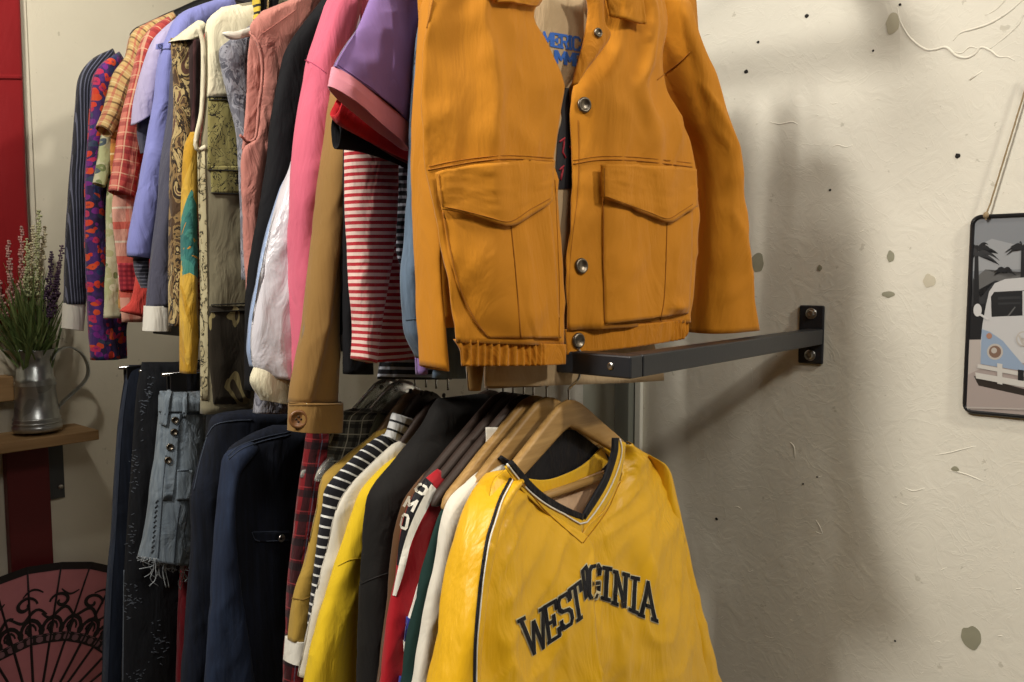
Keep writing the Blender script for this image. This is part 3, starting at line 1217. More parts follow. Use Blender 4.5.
hf += [(0, 1, 2, 3), (159, 158, 157, 156)]
link('handle', hv, hf, M_ZINC, jug, smooth=False)

# lavender ---------------------------------------------------------------
pl = bpy.data.objects.new('lavender_plant', None)
COL.objects.link(pl)
po = jc + UPV * hz(371)
pl.location = po
tag(pl, 'bushy green lavender with pale and purple flower spikes standing in the zinc jug', 'plant')
M_LEAF = plain('lavender_leaf', '5f7340', .6, var=.35, vs=90)
M_LEAF2 = plain('lavender_leaf_pale', '86955c', .6, var=.25, vs=90)
rnd = random.Random(11)


def blade(a, b, bend, wd, mat_i):
    """flat leaf from a to b, bowed"""
    V, Fc = [], []
    ax = b - a
    sd = ax.cross(Vector((rnd.uniform(-1, 1), rnd.uniform(-1, 1), .3))).normalized()
    n = 7
    for i in range(n):
        t = i / (n - 1)
        c = a + ax * t + bend * (t * (1 - t)) * 1.2
        w_ = wd * (math.sin(math.pi * min(1, .18 + t * .84)) ** .8) + .0002
        V += [c - sd * w_, c + sd * w_ + UPV * .0004]
    for i in range(n - 1):
        Fc.append((2 * i, 2 * i + 1, 2 * i + 3, 2 * i + 2))
    return V, Fc


lp1, lp2 = [], []
for i in range(330):
    a = Vector((0, 0, 0)) + P * rnd.uniform(-.028, .028) + R * rnd.uniform(-.02, .02)
    px, py = rnd.triangular(-28, 74, 24), rnd.uniform(262, 340)
    if px > 55:
        py = max(py, 300)
    if px < 0:
        py = max(py, 290)
    tip = hit(px, py, jc - R * rnd.uniform(-.055, .09), -R) - po
    bend = Vector((rnd.uniform(-.02, .02), rnd.uniform(-.02, .02), rnd.uniform(.0, .05)))
    (lp1 if rnd.random() < .68 else lp2).append(blade(a, tip, bend, rnd.uniform(.0014, .0026), 0))
v, f = merge(lp1)
o = link('leaves', v, f, M_LEAF, pl)
o['kind'] = 'stuff'
v, f = merge(lp2)
o = link('pale_leaves', v, f, M_LEAF2, pl)
o['kind'] = 'stuff'
SPK = {n: plain('flower_' + n, c, .7, var=.2, vs=200) for n, c in dict(green='b9bd92', pink='c49a93', cream='cfc7a8', purple='4a3550', dusk='5b4258').items()}
for sx, sy, bx, by, colr, off in [(39.5, 210, 33, 300, 'green', .01), (21.5, 226, 21, 305, 'pink', .02), (8, 240, 12, 310, 'pink', .03), (27, 238, 27, 300, 'green', .03), (46, 226, 36, 310, 'cream', -.01),
                                  (52, 251, 46, 315, 'purple', .03), (62, 245, 52, 318, 'dusk', .0), (33, 225, 30, 290, 'cream', -.02), (58, 270, 50, 320, 'purple', .05), (-6, 262, 5, 320, 'pink', 0)]:
    jo = jc - R * off
    a, b = hit(sx, sy, jo, -R) - po, hit(bx, by, jo, -R) - po
    root = Vector((0, 0, 0))
    parts = [tube_mesh([root + (b - root) * .5, b, b + (a - b) * .5 + P * rnd.uniform(-.006, .006), a], .0011, 6)]
    L_ = (a - b).length
    n = int(L_ / .0055)
    for i in range(n):
        t = (i + .5) / n
        c = b + (a - b) * (.05 + .95 * t)
        rr = .0088 * (1 - t * .66) * rnd.uniform(.55, 1.15)
        c = c + (P * rnd.uniform(-1, 1) + R * rnd.uniform(-1, 1)) * .0022
        m = rnd.choice((3, 4, 5))
        for j in range(m):
            an = 2 * math.pi * (j + rnd.random()) / m + i * .9
            d = P * math.cos(an) + R * math.sin(an)
            sz = rnd.uniform(.6, 1.25) * (1.1 - .4 * t)
            parts.append(lathe([(0, -.0034 * sz), (.0027 * sz, -.0014 * sz), (.0029 * sz, .0014 * sz), (0, .0042 * sz)], c + d * rr * .75, (d * .7 + UPV).normalized(), 6))
    v, f = merge(parts)
    link('flower_spike', v, f, SPK[colr], pl)

# paper fan --------------------------------------------------------------
FO = .06
fc = onend(35, 728, FO)
fan = bpy.data.objects.new('folding_fan', None)
COL.objects.link(fan)
fan.location = fc
tag(fan, 'large open folding fan in dull pink with black lace print, low on the left wall', 'fan')
FR = (onend(35, 565, FO) - fc).length
M_FPINK = plain('fan_pink', 'cc7f88', .7, var=.12, vs=30)
M_FBLK = plain('fan_black', '1b1216', .6)
N_RIB = 19
A0, A1 = math.radians(-6), math.radians(186)


def fp(r_, a, off=0.0):
    # pleats: every other rib line stands a little forward
    x = (a - A0) / (A1 - A0) * (N_RIB - 1)
    pleat = .006 * abs((x % 2) - 1) * min(1, r_ / .3)
    # straight rim between ribs
    k_ = math.floor(x) + .5
    am = A0 + k_ * (A1 - A0) / (N_RIB - 1)
    hw_ = (A1 - A0) / (N_RIB - 1) / 2
    r2 = r_ * math.cos(hw_) / max(.9, math.cos(max(-hw_, min(hw_, a - am))))
    return (P * math.cos(a) + UPV * math.sin(a)) * r2 * FR - R * (pleat + off)


def fan_ring(name, r0, r1, mat, off, nr=6, na=160, par=fan, th=True):
    V, Fc = [], []
    for j in range(nr + 1):
        for i in range(na + 1):
            V.append(fp(r0 + (r1 - r0) * j / nr, A0 + (A1 - A0) * i / na * .99999, off))
    for j in range(nr):
        for i in range(na):
            q = j * (na + 1) + i
            Fc.append((q, q + 1, q + na + 2, q + na + 1))
    if th:
        n = len(V)
        V += [q + R * .0012 for q in V]
        for j in range(nr):
            for i in range(na):
                q = n + j * (na + 1) + i
                Fc.append((q, q + na + 1, q + na + 2, q + 1))
    return link(name, V, Fc, mat, par, smooth=False)


fan_ring('fan_leaf', .06, .975, M_FPINK, 0)
fan_ring('rim_band', .955, 1.0, M_FBLK, .0012, 2)
for i in range(N_RIB):
    a = A0 + (A1 - A0) * i / (N_RIB - 1)
    a_ = min(max(a, A0 + 1e-4), A1 - 1e-4)
    v, f = tube_mesh([fp(r_, a_, .001) for r_ in (.0, .2, .4, .6, .8, .985)], [.003, .003, .0028, .0026, .0022, .0018], 6)
    link('rib', v, f, M_FBLK, fan)
lace = []


def ribbon(pts, wd):
    """flat ribbon in fan polar coordinates (angle deg, radius)"""
    V, Fc = [], []
    n = len(pts)
    for i, (a, r_) in enumerate(pts):
        a0, r0 = pts[max(i - 1, 0)]
        a1, r1 = pts[min(i + 1, n - 1)]
        dx, dy = math.radians(a1 - a0) * r_, r1 - r0
        l = math.hypot(dx, dy) or 1
        nx, ny = -dy / l * wd, dx / l * wd
        w_ = .55 + .45 * math.sin(math.pi * i / (n - 1))
        for sgn in (1, -1):
            V.append(fp(r_ + sgn * ny * w_, min(max(math.radians(a) + sgn * nx * w_ / max(r_, .1), A0 + .001), A1 - .001), .0016))
    for i in range(n - 1):
        Fc.append((2 * i, 2 * i + 1, 2 * i + 3, 2 * i + 2))
    return V, Fc


for i in range(13):
    ac = 4 + i * 14.6
    sgn = 1 if i % 2 else -1
    sp = []
    for j in range(26):
        t = j / 25
        th_ = t * 2.2 * math.pi
        rr = .065 * (1 - t * .85)
        sp.append((ac + sgn * math.degrees(rr * math.cos(th_) / .77), .765 + rr * .85 * math.sin(th_)))
    lace.append(ribbon(sp, .011))
    lace.append(ribbon([(ac - 9 + k_ * 1.2, .70 + .03 * math.sin(k_ * .55 + i)) for k_ in range(15)], .010))
    lace.append(ribbon([(ac - 7 + k_ * 1.1, .83 - .025 * math.sin(k_ * .5) * sgn) for k_ in range(8)], .007))
for i in range(17):
    ac = 2 + i * 11.0
    lace.append(ribbon([(ac + math.degrees(.055 * math.cos(th / 10 * math.pi) / .63), .60 + .07 * math.sin(th / 10 * math.pi)) for th in range(11)], .013))
    lace.append(ribbon([(ac + math.degrees(.03 * math.cos(th / 6 * math.pi) / .63), .60 + .045 * math.sin(th / 6 * math.pi)) for th in range(7)], .008))
    lace.append(ribbon([(ac, .57), (ac + 1, .60), (ac, .64)], .016))
    lace.append(ribbon([(ac + 5.5, .57), (ac + 5.5, .60), (ac + 5.5, .635)], .018))
v, f = merge(lace)
link('lace_print', v, f, M_FBLK, fan, smooth=False)
fan_ring('band_print', .515, .575, M_FBLK, .0013, 2, th=False)
M_FGOLD = plain('fan_band_dots', '8d6670', .7)
dots = []
for i in range(34):
    ac = 1 + i * 5.5
    dots.append(ribbon([(ac + k_ * .62, .545) for k_ in range(7)], .019))
    dots.append(ribbon([(ac + k_ * .62, .57) for k_ in range(7)], .003))
v, f = merge(dots)
v = [q - R * .0006 for q in v]
link('band_dots', v, f, M_FGOLD, fan, smooth=False)
v, f = lathe([(.02, 0), (.02, .006), (.012, .010), (0, .010)], Vector((0, 0, 0)) - R * .004, -R, 20)
link('pivot', v, f, M_FBLK, fan)
# ================================================================== UPPER ROW
GU = 'garments hanging from the upper rail'
GL = 'garments hanging from the lower rail'
GH = 'wooden hangers on the lower rail'
GHU = 'hangers on the upper rail'
M_CREAM = cloth('cream_cotton', 'd8d0b4', wr=(18, .4))
M_WHITEC = cloth('white_cotton', 'dedacf', wr=(16, .35))
M_THREAD = plain('stitch_thread', 'a86a10', .8)
M_DKBTN = plain('dark_button', '2a2a2e', .35)
M_BRASS = plain('antique_button', '6f675c', .35, .9, bump=(180, .4, .0015))

M_PIN = cloth('navy_pinstripe', '', stripes(1, .0046, .28, '20222f', '666a80', .0004, .06))
M_FLOR = cloth('purple_floral', '', floral('4a2e6e', ['d8402c', '7a2a86', '2d3c6a', 'd8502c', '56307c', '3c4a62', 'c0305a'], 88, '33284f', .55))
M_TANP = cloth('tan_plaid', '', plaid('cfae74', [(1, .026, .14, 0, '4a2c20', .75), (2, .024, .12, .2, '4a2c20', .75), (1, .026, .12, .5, 'b8484a', .55), (2, .024, .12, .6, 'b8484a', .4), (2, .024, .08, .85, 'ead9a8', .5)]))
M_ORGP = cloth('orange_plaid', '', plaid('c98a42', [(1, .03, .3, 0, 'd9b25a', .8), (2, .04, .25, 0, '9a4a2c', .6), (2, .04, .08, .5, 'e8d6a0', .8)]))
M_CRFL = cloth('cream_green_floral', '', floral('cfcbaa', ['7f8a5a', 'b9b98a', '54606a', 'd9d4b8'], 55, 'b7bb8c', .38))
M_REDP = cloth('red_plaid', '', plaid('bb4a44', [(1, .022, .35, 0, 'd98a76', .7), (2, .024, .3, 0, '8e2630', .6), (2, .024, .07, .5, 'e8c4a0', .7), (1, .022, .08, .6, 'e8c4a0', .6)]))
M_PNKP = cloth('pink_plaid', '', plaid('d9a08c', [(2, .06, .22, .1, 'c84a3c', .8), (1, .03, .2, 0, 'cf6a58', .6), (2, .06, .06, .5, 'e6dcc4', .8)]))
M_REDC = cloth('red_small_check', '', plaid('c0404a', [(1, .008, .5, 0, '7a1c2e', .6), (2, .008, .5, 0, '7a1c2e', .6)], 0))
M_CORAL = cloth('coral_cotton', 'c8433a', wr=(20, .5))
M_LILAC = cloth('pale_lilac', 'b7aed0', wr=(18, .4))
M_PERI = cloth('periwinkle', '8488c6', wr=(16, .45))
M_SLATE = cloth('slate_cotton', '4a4a5a', wr=(16, .35))
M_SLATES = cloth('slate_striped', '', stripes(2, .006, .25, '33333f', '6a6a78'))
M_PAIS = cloth('brown_paisley', '', blotch([(0, '4a3624'), (.42, '8a7048'), (.5, '2e2218'), (.56, 'b09a6a'), (.64, '5a3c30')], 34, (1, 1, .6), 2.0), wr=(30, .4))
M_MAROON = cloth('maroon_pleats', '', stripes(1, .009, .5, '4a2c2c', '2f1d1c', .004))
M_YT = cloth('yellow_teal_print', '', blotch([(0, 'b98c24'), (.46, 'c9a03c'), (.55, '3f7f74'), (.63, '2f6a66'), (.7, 'c48a34')], 11, (1, 1, .55), 1.0), wr=(30, .4))
M_CRBLK = cloth('cream_black_print', '', blotch([(0, 'b0a684'), (.5, 'a89c78'), (.54, '2b2618'), (.6, 'a89c78')], 42, (1, 1, .7), 3.0), wr=(16, .3))
M_OLIVEPR = cloth('olive_scroll_print', '', blotch([(0, '857d4a'), (.485, '857d4a'), (.5, '211d12'), (.545, '8d8552')], 34, (1, 1, 1), 3.5, 2), wr=(16, .2))
M_DARKPR = cloth('dark_leaf_print', '', blotch([(0, '2a2318'), (.56, '2a2318'), (.58, '8d8058'), (.66, '3a3020')], 16, (1, 1, .5), 1.5, 2), wr=(16, .2))
M_STONE = cloth('stone_cotton', '857e66', wr=(14, .3))
M_LINEBLK = plain('print_line_black', '1d1a12', .8)
M_YTRIM = cloth('yellow_black_trim', '', stripes(2, .012, .35, 'c2a83a', '1e1c16'))
M_BLKC = cloth('black_cotton', '0f0f13', wr=(12, .3), sheen=.0)
M_GREYPR = cloth('grey_mottled', '', blotch([(0, '6a6a74'), (.48, '8d8d96'), (.55, '54545e'), (.62, '7d7d88')], 40, (1, 1, .7), 2.0), wr=(24, .4))
M_DPINK = cloth('dusty_pink', 'b5776c', wr=(20, .5))
M_SATIN = cloth('white_satin', 'cfcbd2', rough=.3, spec=.6, sheen=.3, wr=(11, .6))
M_SATINB = cloth('pale_blue_satin', '93a6c8', rough=.35, spec=.6, wr=(11, .4))
M_PINK = cloth('candy_pink', 'cc6178', wr=(11, .35))
M_TAN = cloth('camel_twill', '8c6a38', wr=(9, .3))
M_REDST = cloth('red_white_stripe', '', stripes(2, .0088, .5, 'b02a34', 'e2c6bc', .0012), wr=(16, .4))
M_BWST = cloth('black_white_stripe', '', stripes(2, .0105, .62, 'a9adb8', '1a1b22', .0012))
M_REDT = cloth('red_jersey', 'b3141f', wr=(14, .3))
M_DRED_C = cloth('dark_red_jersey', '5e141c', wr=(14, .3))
M_PURP = cloth('lavender_jersey', '8468a0', wr=(9, .3))
M_PTRIM = cloth('pink_rib', 'd98c9c', '' or None, wr=(9, .2))
M_BDEN = cloth('mid_blue_denim', '', denim('4c5c6e', '62758a'), wr=(14, .35))
M_MUST = cloth('mustard_twill', 'bd7a12', rough=.75, sheen=.1, weave=1300, wr=(8, .34), mott=.1)
M_MUSTD = cloth('mustard_rib', 'b5730f', rough=.8, sheen=.1, weave=1300, wr=(20, .4))
M_MSEAM = plain('mustard_seam', '9a5f08', .9)
M_BEIGE = cloth('beige_jersey', 'b29a78', wr=(12, .3))
M_BROWNC = cloth('brown_cotton', '7a6248', wr=(12, .3))
M_BLUEINK = plain('blue_ink', '2f63b8', .8)
M_BLKINK = plain('black_ink', '15131a', .7)
M_REDINK = plain('red_ink', '9a2030', .7)

# 1 pinstripe shirt -------------------------------------------------------
g = garment('shirt', 'navy pinstriped long-sleeve shirt with a white cuff, farthest on the upper rail', 'shirt', 1.08, group=GU)
loft('sleeve', g, [((112, 47, 118, 62)), (92, 58, 108, 78), (79, 76, 98, 92), (75, 107, 97, 112), (71.5, 150, 94, 152), (68.5, 185, 88, 187), (65, 236, 86, 236), (63.5, 304, 85, 304)], M_PIN, amp=.005)
loft('cuff', g, [(303, 63, 85.5), (316, 62.3, 84.5), (61.5, 328, 83, 331)], M_WHITEC, th=.02, round_top=0, amp=.002)
far_half(g, M_PIN, .69)
# 2 floral shirt
g = garment('shirt', 'purple blouse with red flowers beside the pinstriped shirt', 'shirt', 1.025, group=GU)
loft('sleeve', g, [(118, 50, 126, 64), (100, 64, 115, 84), (92, 82, 112, 96), (127, 88.5, 107), (173, 84.5, 103), (211, 84, 103), (244, 84, 107), (290, 86, 107), (330, 88, 114), (90, 360, 118, 359)], M_FLOR, amp=.005)
loft('body', g, [(60, 118, 150), (150, 102, 150), (280, 102, 140), (322, 100, 127), (94, 360, 126.5, 358)], M_FLOR, th=.014, w=-.004)
far_half(g, M_FLOR, .69)
# cream floral
g = garment('blouse', 'cream and pale green flowered blouse showing between purple and plaid shirts', 'blouse', .985, group=GU)
loft('sleeve', g, [(104, 118, 118, 120), (98, 150, 114, 152), (93, 182, 105, 188)], M_CRFL, th=.014)
loft('body', g, [(105, 115, 150), (150, 110, 150), (200, 106, 146), (250, 105.5, 146), (318, 103, 146)], M_CRFL, th=.012)
far_half(g, M_CRFL, .69, False)
# tan plaid
g = garment('shirt', 'tan plaid short-sleeve shirt with dark check lines', 'shirt', .95, group=GU)
loft('sleeve', g, [(172, 9, 178, 26), (146, 21, 156, 40), (131, 32, 147, 54), (125, 55, 140, 80), (112, 74, 132, 95), (103, 107, 122, 118), (96, 125, 111, 138)], M_TANP, th=.02)
loft('body', g, [(40, 142, 185), (84, 121, 170), (152, 110, 165), (250, 118, 165), (310, 118, 160)], M_ORGP, th=.013, w=-.004)
far_half(g, M_TANP, .69)
# red plaid
g = garment('shirt', 'red and orange plaid short-sleeve shirt between tan plaid and lilac', 'shirt', .905, group=GU)
loft('sleeve', g, [(166, 14, 176, 28), (149, 27, 162, 44), (139, 46, 155, 64), (130, 80, 150, 94), (120, 118, 144, 124), (113, 158, 139, 164), (108, 190, 133, 199)], M_REDP, th=.02)
loft('body', g, [(60, 148, 185), (150, 135, 175), (198, 113, 170), (260, 116, 170), (322, 121, 168)], M_PNKP, th=.013, w=-.004)
tr = g.bvh()
patch('check_patch', g, tr, [(263, 118.5, 134), (291, 121, 137)], M_REDC, off=.002)
far_half(g, M_REDP, .69)
# coral
g = garment('top', 'coral red top with its hem showing under the periwinkle shirt', 'top', .875, group=GU)
loft('body', g, [(110, 150, 180), (200, 141, 172), (290, 133, 170), (119, 311, 166, 322)], M_CORAL, th=.012)
far_half(g, M_CORAL, .69, False)
# lilac
g = garment('shirt', 'pale lilac short-sleeve shirt behind the periwinkle shirt', 'shirt', .85, group=GU)
loft('sleeve', g, [(180, 12, 188, 30), (162, 27, 174, 45), (151, 41, 168, 62), (141, 68, 163, 82), (133, 100, 158, 104), (131, 126, 152, 112)], M_LILAC, th=.018)
loft('sleeve_lining', g, [(95, 139, 162), (130, 137, 158), (141, 154, 150, 150)], M_SLATE, th=.01, w=-.008)  # slate colour paints in the shade inside the lilac sleeve opening
far_half(g, M_LILAC, .69)
# periwinkle
g = garment('shirt', 'periwinkle blue shirt with a rolled sleeve held by a button tab', 'shirt', .81, group=GU)
loft('sleeve', g, [(232, -8, 238, 14), (200, 2, 214, 22), (178, 13, 194, 36), (166, 34, 181, 52), (62, 157, 176), (102, 152, 174), (142, 145, 172), (198, 135, 165), (239, 127, 159), (126.5, 256, 151, 259)], M_PERI, th=.02, amp=.006)
loft('body', g, [(60, 166, 205), (150, 160, 192), (211, 158, 188), (256, 151, 184), (302, 147, 182)], M_PERI, th=.013, w=-.006)
loft('sleeve_lining', g, [(240, 134, 148), (268, 134, 148), (288, 141, 148)], M_SLATES, th=.01, w=-.004)
tr = g.bvh()
patch('tab', g, tr, [(157, 44, 156.5, 49), (163, 43, 163, 49), (170, 44, 170, 49)], M_PERI, off=.003)
button('button', g, tr, 159.5, 46.5, .004, plain('navy_button', '3a4468', .4))
far_half(g, M_PERI, .69)
# slate
g = garment('shirt', 'slate grey long-sleeve shirt with a white cuff beside the brown print', 'shirt', .765, group=GU)
loft('sleeve', g, [(60, 171, 190), (110, 168, 184), (160, 160, 175), (211, 156, 172), (256, 150, 171), (307, 145, 170)], M_SLATE, th=.018)
loft('cuff', g, [(306, 144, 170.5), (318, 143.2, 170), (331, 142.5, 169.5)], M_WHITEC, th=.02, round_top=0, amp=.002)
far_half(g, M_SLATE, .69)
# paisley
g = garment('dress', 'brown paisley dress with a cream yoke and maroon pleats', 'dress', .72, group=GU)
loft('body', g, [(38, 170, 205), (76, 173, 203), (127, 173, 200), (160, 169.5, 198), (250, 169, 196), (326, 169, 194)], M_PAIS, th=.014, amp=.007, k=30)
loft('yoke', g, [(196, 18, 206, 32), (184, 28, 202, 38), (168, 42, 199, 42)], M_CREAM, th=.016)
loft('pleated_panel', g, [(36, 186, 200), (80, 185, 200), (150, 185, 197)], M_MAROON, th=.012, w=.008)
far_half(g, M_PAIS, .69, False)
# yellow teal
g = garment('scarf', 'yellow and teal printed scarf hanging to below the other shirts', 'scarf', .685, group=GU)
loft('drape', g, [(132, 188, 199), (160, 182.5, 198), (250, 181, 198), (330, 180, 199), (373, 180, 196.5)], M_YT, th=.013, amp=.007, k=30)
# cream print
g = garment('tunic', 'long cream sleeveless tunic with black ornament print', 'tunic', .645, group=GU)
loft('body', g, [(226, 7, 262, 0), (208, 20, 262, 18), (51, 206, 256), (84, 206, 256), (122, 203, 256), (146, 200, 256), (211, 199.5, 256), (287, 201, 258), (350, 200.5, 258), (390, 201, 256), (201, 414, 250, 410)], M_STONE, th=.015, amp=.004)
tr = g.bvh()
patch('cream_yoke', g, tr, [(222, 7, 262, 0), (207, 22, 262, 20), (51, 206.5, 250), (80, 207, 246), (97, 207, 244)], M_CREAM, off=.0015)
patch('scroll_print', g, tr, [(97, 209, 240), (170, 208, 244)], M_OLIVEPR, off=.0022)
patch('border_print', g, tr, [(166, 211, 244), (193, 212, 245)], M_OLIVEPR, off=.0026)
patch('edge_print', g, tr, [(150, 198, 205), (240, 200, 207), (330, 201.5, 208), (400, 202, 208)], M_CRBLK, off=.002)
patch('leaf_print', g, tr, [(306, 210, 248), (350, 209, 250), (404, 214, 250)], M_DARKPR, off=.0022)
seam('print_line', g, tr, [[(209, 97), (236, 97)], [(209, 100), (236, 100)], [(209, 170), (240, 171)], [(211, 193), (243, 194)], [(211, 305), (248, 303)], [(211, 312), (248, 310)]], M_LINEBLK, .0011, .0028)
seam('armhole_trim', g, tr, [smoothpoly([(198, 26), (203, 45), (203, 84), (201, 115), (195.5, 142), (199, 150), (206, 147)])], M_CREAM, .0035, .002)
loft('neck_trim', g, [(-8, 252, 259), (8, 252, 259), (24, 250, 256)], M_YTRIM, th=.008, w=.012)
loft('neck_stripe', g, [(-8, 260, 267), (20, 259, 266)], M_BLKC, th=.008, w=.01)
loft('neck_stripe', g, [(-8, 269, 279), (16, 268, 277)], M_BLKC, th=.008, w=.008)
far_half(g, M_STONE, .69, False)
# grey blouse
g = garment('blouse', 'grey mottled sleeveless blouse beside the dusty pink top', 'blouse', .605, group=GU)
loft('body', g, [(252, 22, 268, 34), (228, 40, 254, 54), (219, 54, 250, 70), (101, 229, 250), (132, 236, 252), (190, 240, 254), (280, 243, 262)], M_GREYPR, th=.013)
far_half(g, M_GREYPR, .69, False)
# dusty pink
g = garment('top', 'dusty pink sleeveless top on a white hanger', 'top', .56, group=GU)
loft('front', g, [(262, 11, 334, -18), (250, 27, 314, 0), (46, 257, 306), (76, 261, 300), (107, 257, 296), (138, 254, 290), (150, 242, 286), (185, 240, 282), (223, 242, 276), (262, 243.5, 272), (330, 246, 272)], M_DPINK, th=.01, w=.008, amp=.006)
loft('back', g, [(36, 250, 275), (60, 247, 275), (100, 246, 272), (130, 244, 270), (150, 242, 268)], M_DPINK, th=.006, w=-.012)
tr = g.bvh()
seam('armhole_binding', g, tr, [smoothpoly([(250, 32), (260, 48), (262.5, 76), (259, 107), (257, 132), (254, 140), (247, 141), (240, 135)])], M_DPINK, .0022, .001)
seam('shoulder_seam', g, tr, [[(262, 34), (296, 10)]], plain('dusty_pink_thread', '9a5e54', .9), .0008)
far_half(g, M_DPINK, .69, False)
# black
g = garment('coat', 'plain black long garment between the dusty pink top and pink jacket', 'coat', .515, group=GU)
loft('body', g, [(-12, 330, 365), (0, 321, 350), (43, 289, 340), (76, 279, 330), (123, 270, 320), (168, 265, 312), (267, 248.5, 300), (322, 245, 298), (390, 245, 292)], M_BLKC, th=.017, amp=.005)
far_half(g, M_BLKC, .69)
# satin
g = garment('bomber_jacket', 'shiny white satin jacket with a pale blue back and cream cuff', 'jacket', .465, group=GU)
loft('sleeve', g, [(120, 300, 316), (160, 292, 312), (188, 281, 310), (239, 266, 306), (287, 257, 304), (317, 252, 303), (348, 250, 302), (366, 252, 300), (262, 377, 298, 380)], M_SATIN, th=.022, amp=.007, k=20)
loft('back_panel', g, [(180, 282, 300), (239, 264, 290), (287, 253.5, 280), (317, 248.5, 280), (348, 246, 275), (250, 366, 270, 372)], M_SATINB, th=.012, w=-.014)
loft('cuff', g, [(254, 366, 294, 378), (250, 382, 292, 390), (261, 400, 291, 405)], M_CREAM, th=.016, amp=.003)
far_half(g, M_SATIN, .69)
g = garment('skirt', 'grey lace-edged hem peeping out below the satin jacket cuff', 'skirt', .495, group=GU)
loft('lace_hem', g, [(300, 262, 290), (390, 256, 290), (413, 254, 288)], M_GREYPR, th=.012)
# pink jacket
g = garment('jacket', 'candy pink jacket with a long sleeve, beside the camel sleeve', 'jacket', .43, group=GU)
loft('sleeve', g, [(-14, 330, 362), (13, 322, 359), (58, 307, 345), (84, 303, 340), (114, 298, 336), (162, 292, 332), (223, 288, 326), (287, 289, 322), (333, 290, 316), (383, 290, 312)], M_PINK, th=.024, amp=.007)
tr = g.bvh()
seam('elbow_seam', g, tr, [smoothpoly([(305, 60), (314, 64), (326, 73)])], plain('pink_thread', 'b84e70', .9), .0006)
far_half(g, M_PINK, .69)
# camel jacket
g = garment('jacket', 'camel twill jacket sleeve with a big round cuff button', 'jacket', .385, group=GU)
loft('sleeve', g, [(50, 338, 372), (101, 329, 362), (140, 324, 356), (173, 319, 352), (251, 309.5, 346), (322, 302, 343), (383, 292, 341.5), (403, 289.5, 341)], M_TAN, th=.024, amp=.006, disp=lambda c, t, u, z, d: -.012 * max(0, min(1, (c - (.9 - 1.5 * t)) * 3)) if t > .3 else 0)
loft('cuff', g, [(402, 289, 341.5), (415, 288.5, 341), (431, 288, 340.5)], M_TAN, th=.026, round_top=0, amp=.002)
tr = g.bvh()
seam('cuff_seam', g, tr, [[(289.5, 403), (341, 402)], [(289.5, 405.5), (341, 404.5)]], plain('camel_thread', '6e5026', .9), .0007)
button('button', g, tr, 298.5, 419, .0125, plain('brown_button', '7a5230', .35), holes=plain('button_thread_dark', '3c2818', .8))
far_half(g, M_TAN, .69)
# black behind stripes
g = garment('coat', 'black garment seen as a dark strip behind the red striped sleeve', 'coat', .348, group=GU)
loft('body', g, [(60, 348, 385), (150, 343, 372), (250, 342, 372), (330, 342, 372), (374, 343, 372)], M_BLKC, th=.012)
far_half(g, M_BLKC, .69)
g = garment('striped_tee', 'black and white striped top between the red stripes and the denim', 'top', .33, group=GU)
loft('body', g, [(150, 390, 450), (193, 392, 450), (274, 394, 450), (330, 384, 450), (379, 377, 450)], M_BWST, th=.008)
far_half(g, M_BWST, .69)
# red stripe
g = garment('striped_tee', 'red and white striped long-sleeve top below the short sleeves', 'top', .31, group=GU)
loft('sleeve', g, [(110, 346, 398), (152, 344.5, 397), (211, 345, 396), (250, 347, 393), (287, 349, 388), (320, 352, 382), (351, 358, 376, 364)], M_REDST, th=.018, w=.006, amp=.004)
loft('body', g, [(200, 380, 397), (250, 378, 394), (282, 374, 401), (333, 366, 408), (364, 363, 414, 358)], M_REDST, th=.009, w=-.008)
far_half(g, M_REDST, .69)
# black white stripe
# black tee
g = garment('t_shirt', 'black t-shirt sleeve poking out under the red sleeve', 't-shirt', .268, group=GU)
loft('sleeve', g, [(424, 96, 424, 180), (398, 106, 398, 166), (363, 108, 363, 154), (335.5, 112, 334.5, 150)], M_BLKC, th=.008)
far_half(g, M_BLKC, .69)
# red tee
g = garment('t_shirt', 'red t-shirt with a turned hem, its sleeve under the lavender one', 't-shirt', .246, group=GU)
loft('sleeve', g, [(424, 90, 424, 168), (398, 104, 399, 158), (366, 92, 367, 142), (346, 92, 339, 126), (341, 96, 332, 117)], M_REDT, th=.008)
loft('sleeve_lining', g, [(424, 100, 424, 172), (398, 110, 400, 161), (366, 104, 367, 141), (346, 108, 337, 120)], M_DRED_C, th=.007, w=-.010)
far_half(g, M_REDT, .69)
# lavender tee
g = garment('t_shirt', 'lavender t-shirt with pink-trimmed sleeve and small hem tip', 't-shirt', .222, group=GU)
loft('sleeve', g, [(374, -12, 426, -12), (355, 28, 420, 40), (340, 52, 415, 90), (332, 67, 410, 128)], M_PURP, th=.010, amp=.007, k=10)
loft('sleeve_trim', g, [(331.5, 66.5, 410, 128), (329, 75, 409, 138), (326.5, 86, 408, 151)], M_PTRIM, th=.0115, round_top=0, amp=.004, k=10)
loft('body', g, [(60, 402, 428), (200, 412, 428), (340, 414, 428), (415, 376, 427, 372)], M_PURP, th=.009)
tr = g.bvh()
seam('stitching', g, tr, [[(335, 63), (372, 88), (410, 122)]], plain('lavender_thread', '75568f', .9), .0006)
far_half(g, M_PURP, .69)
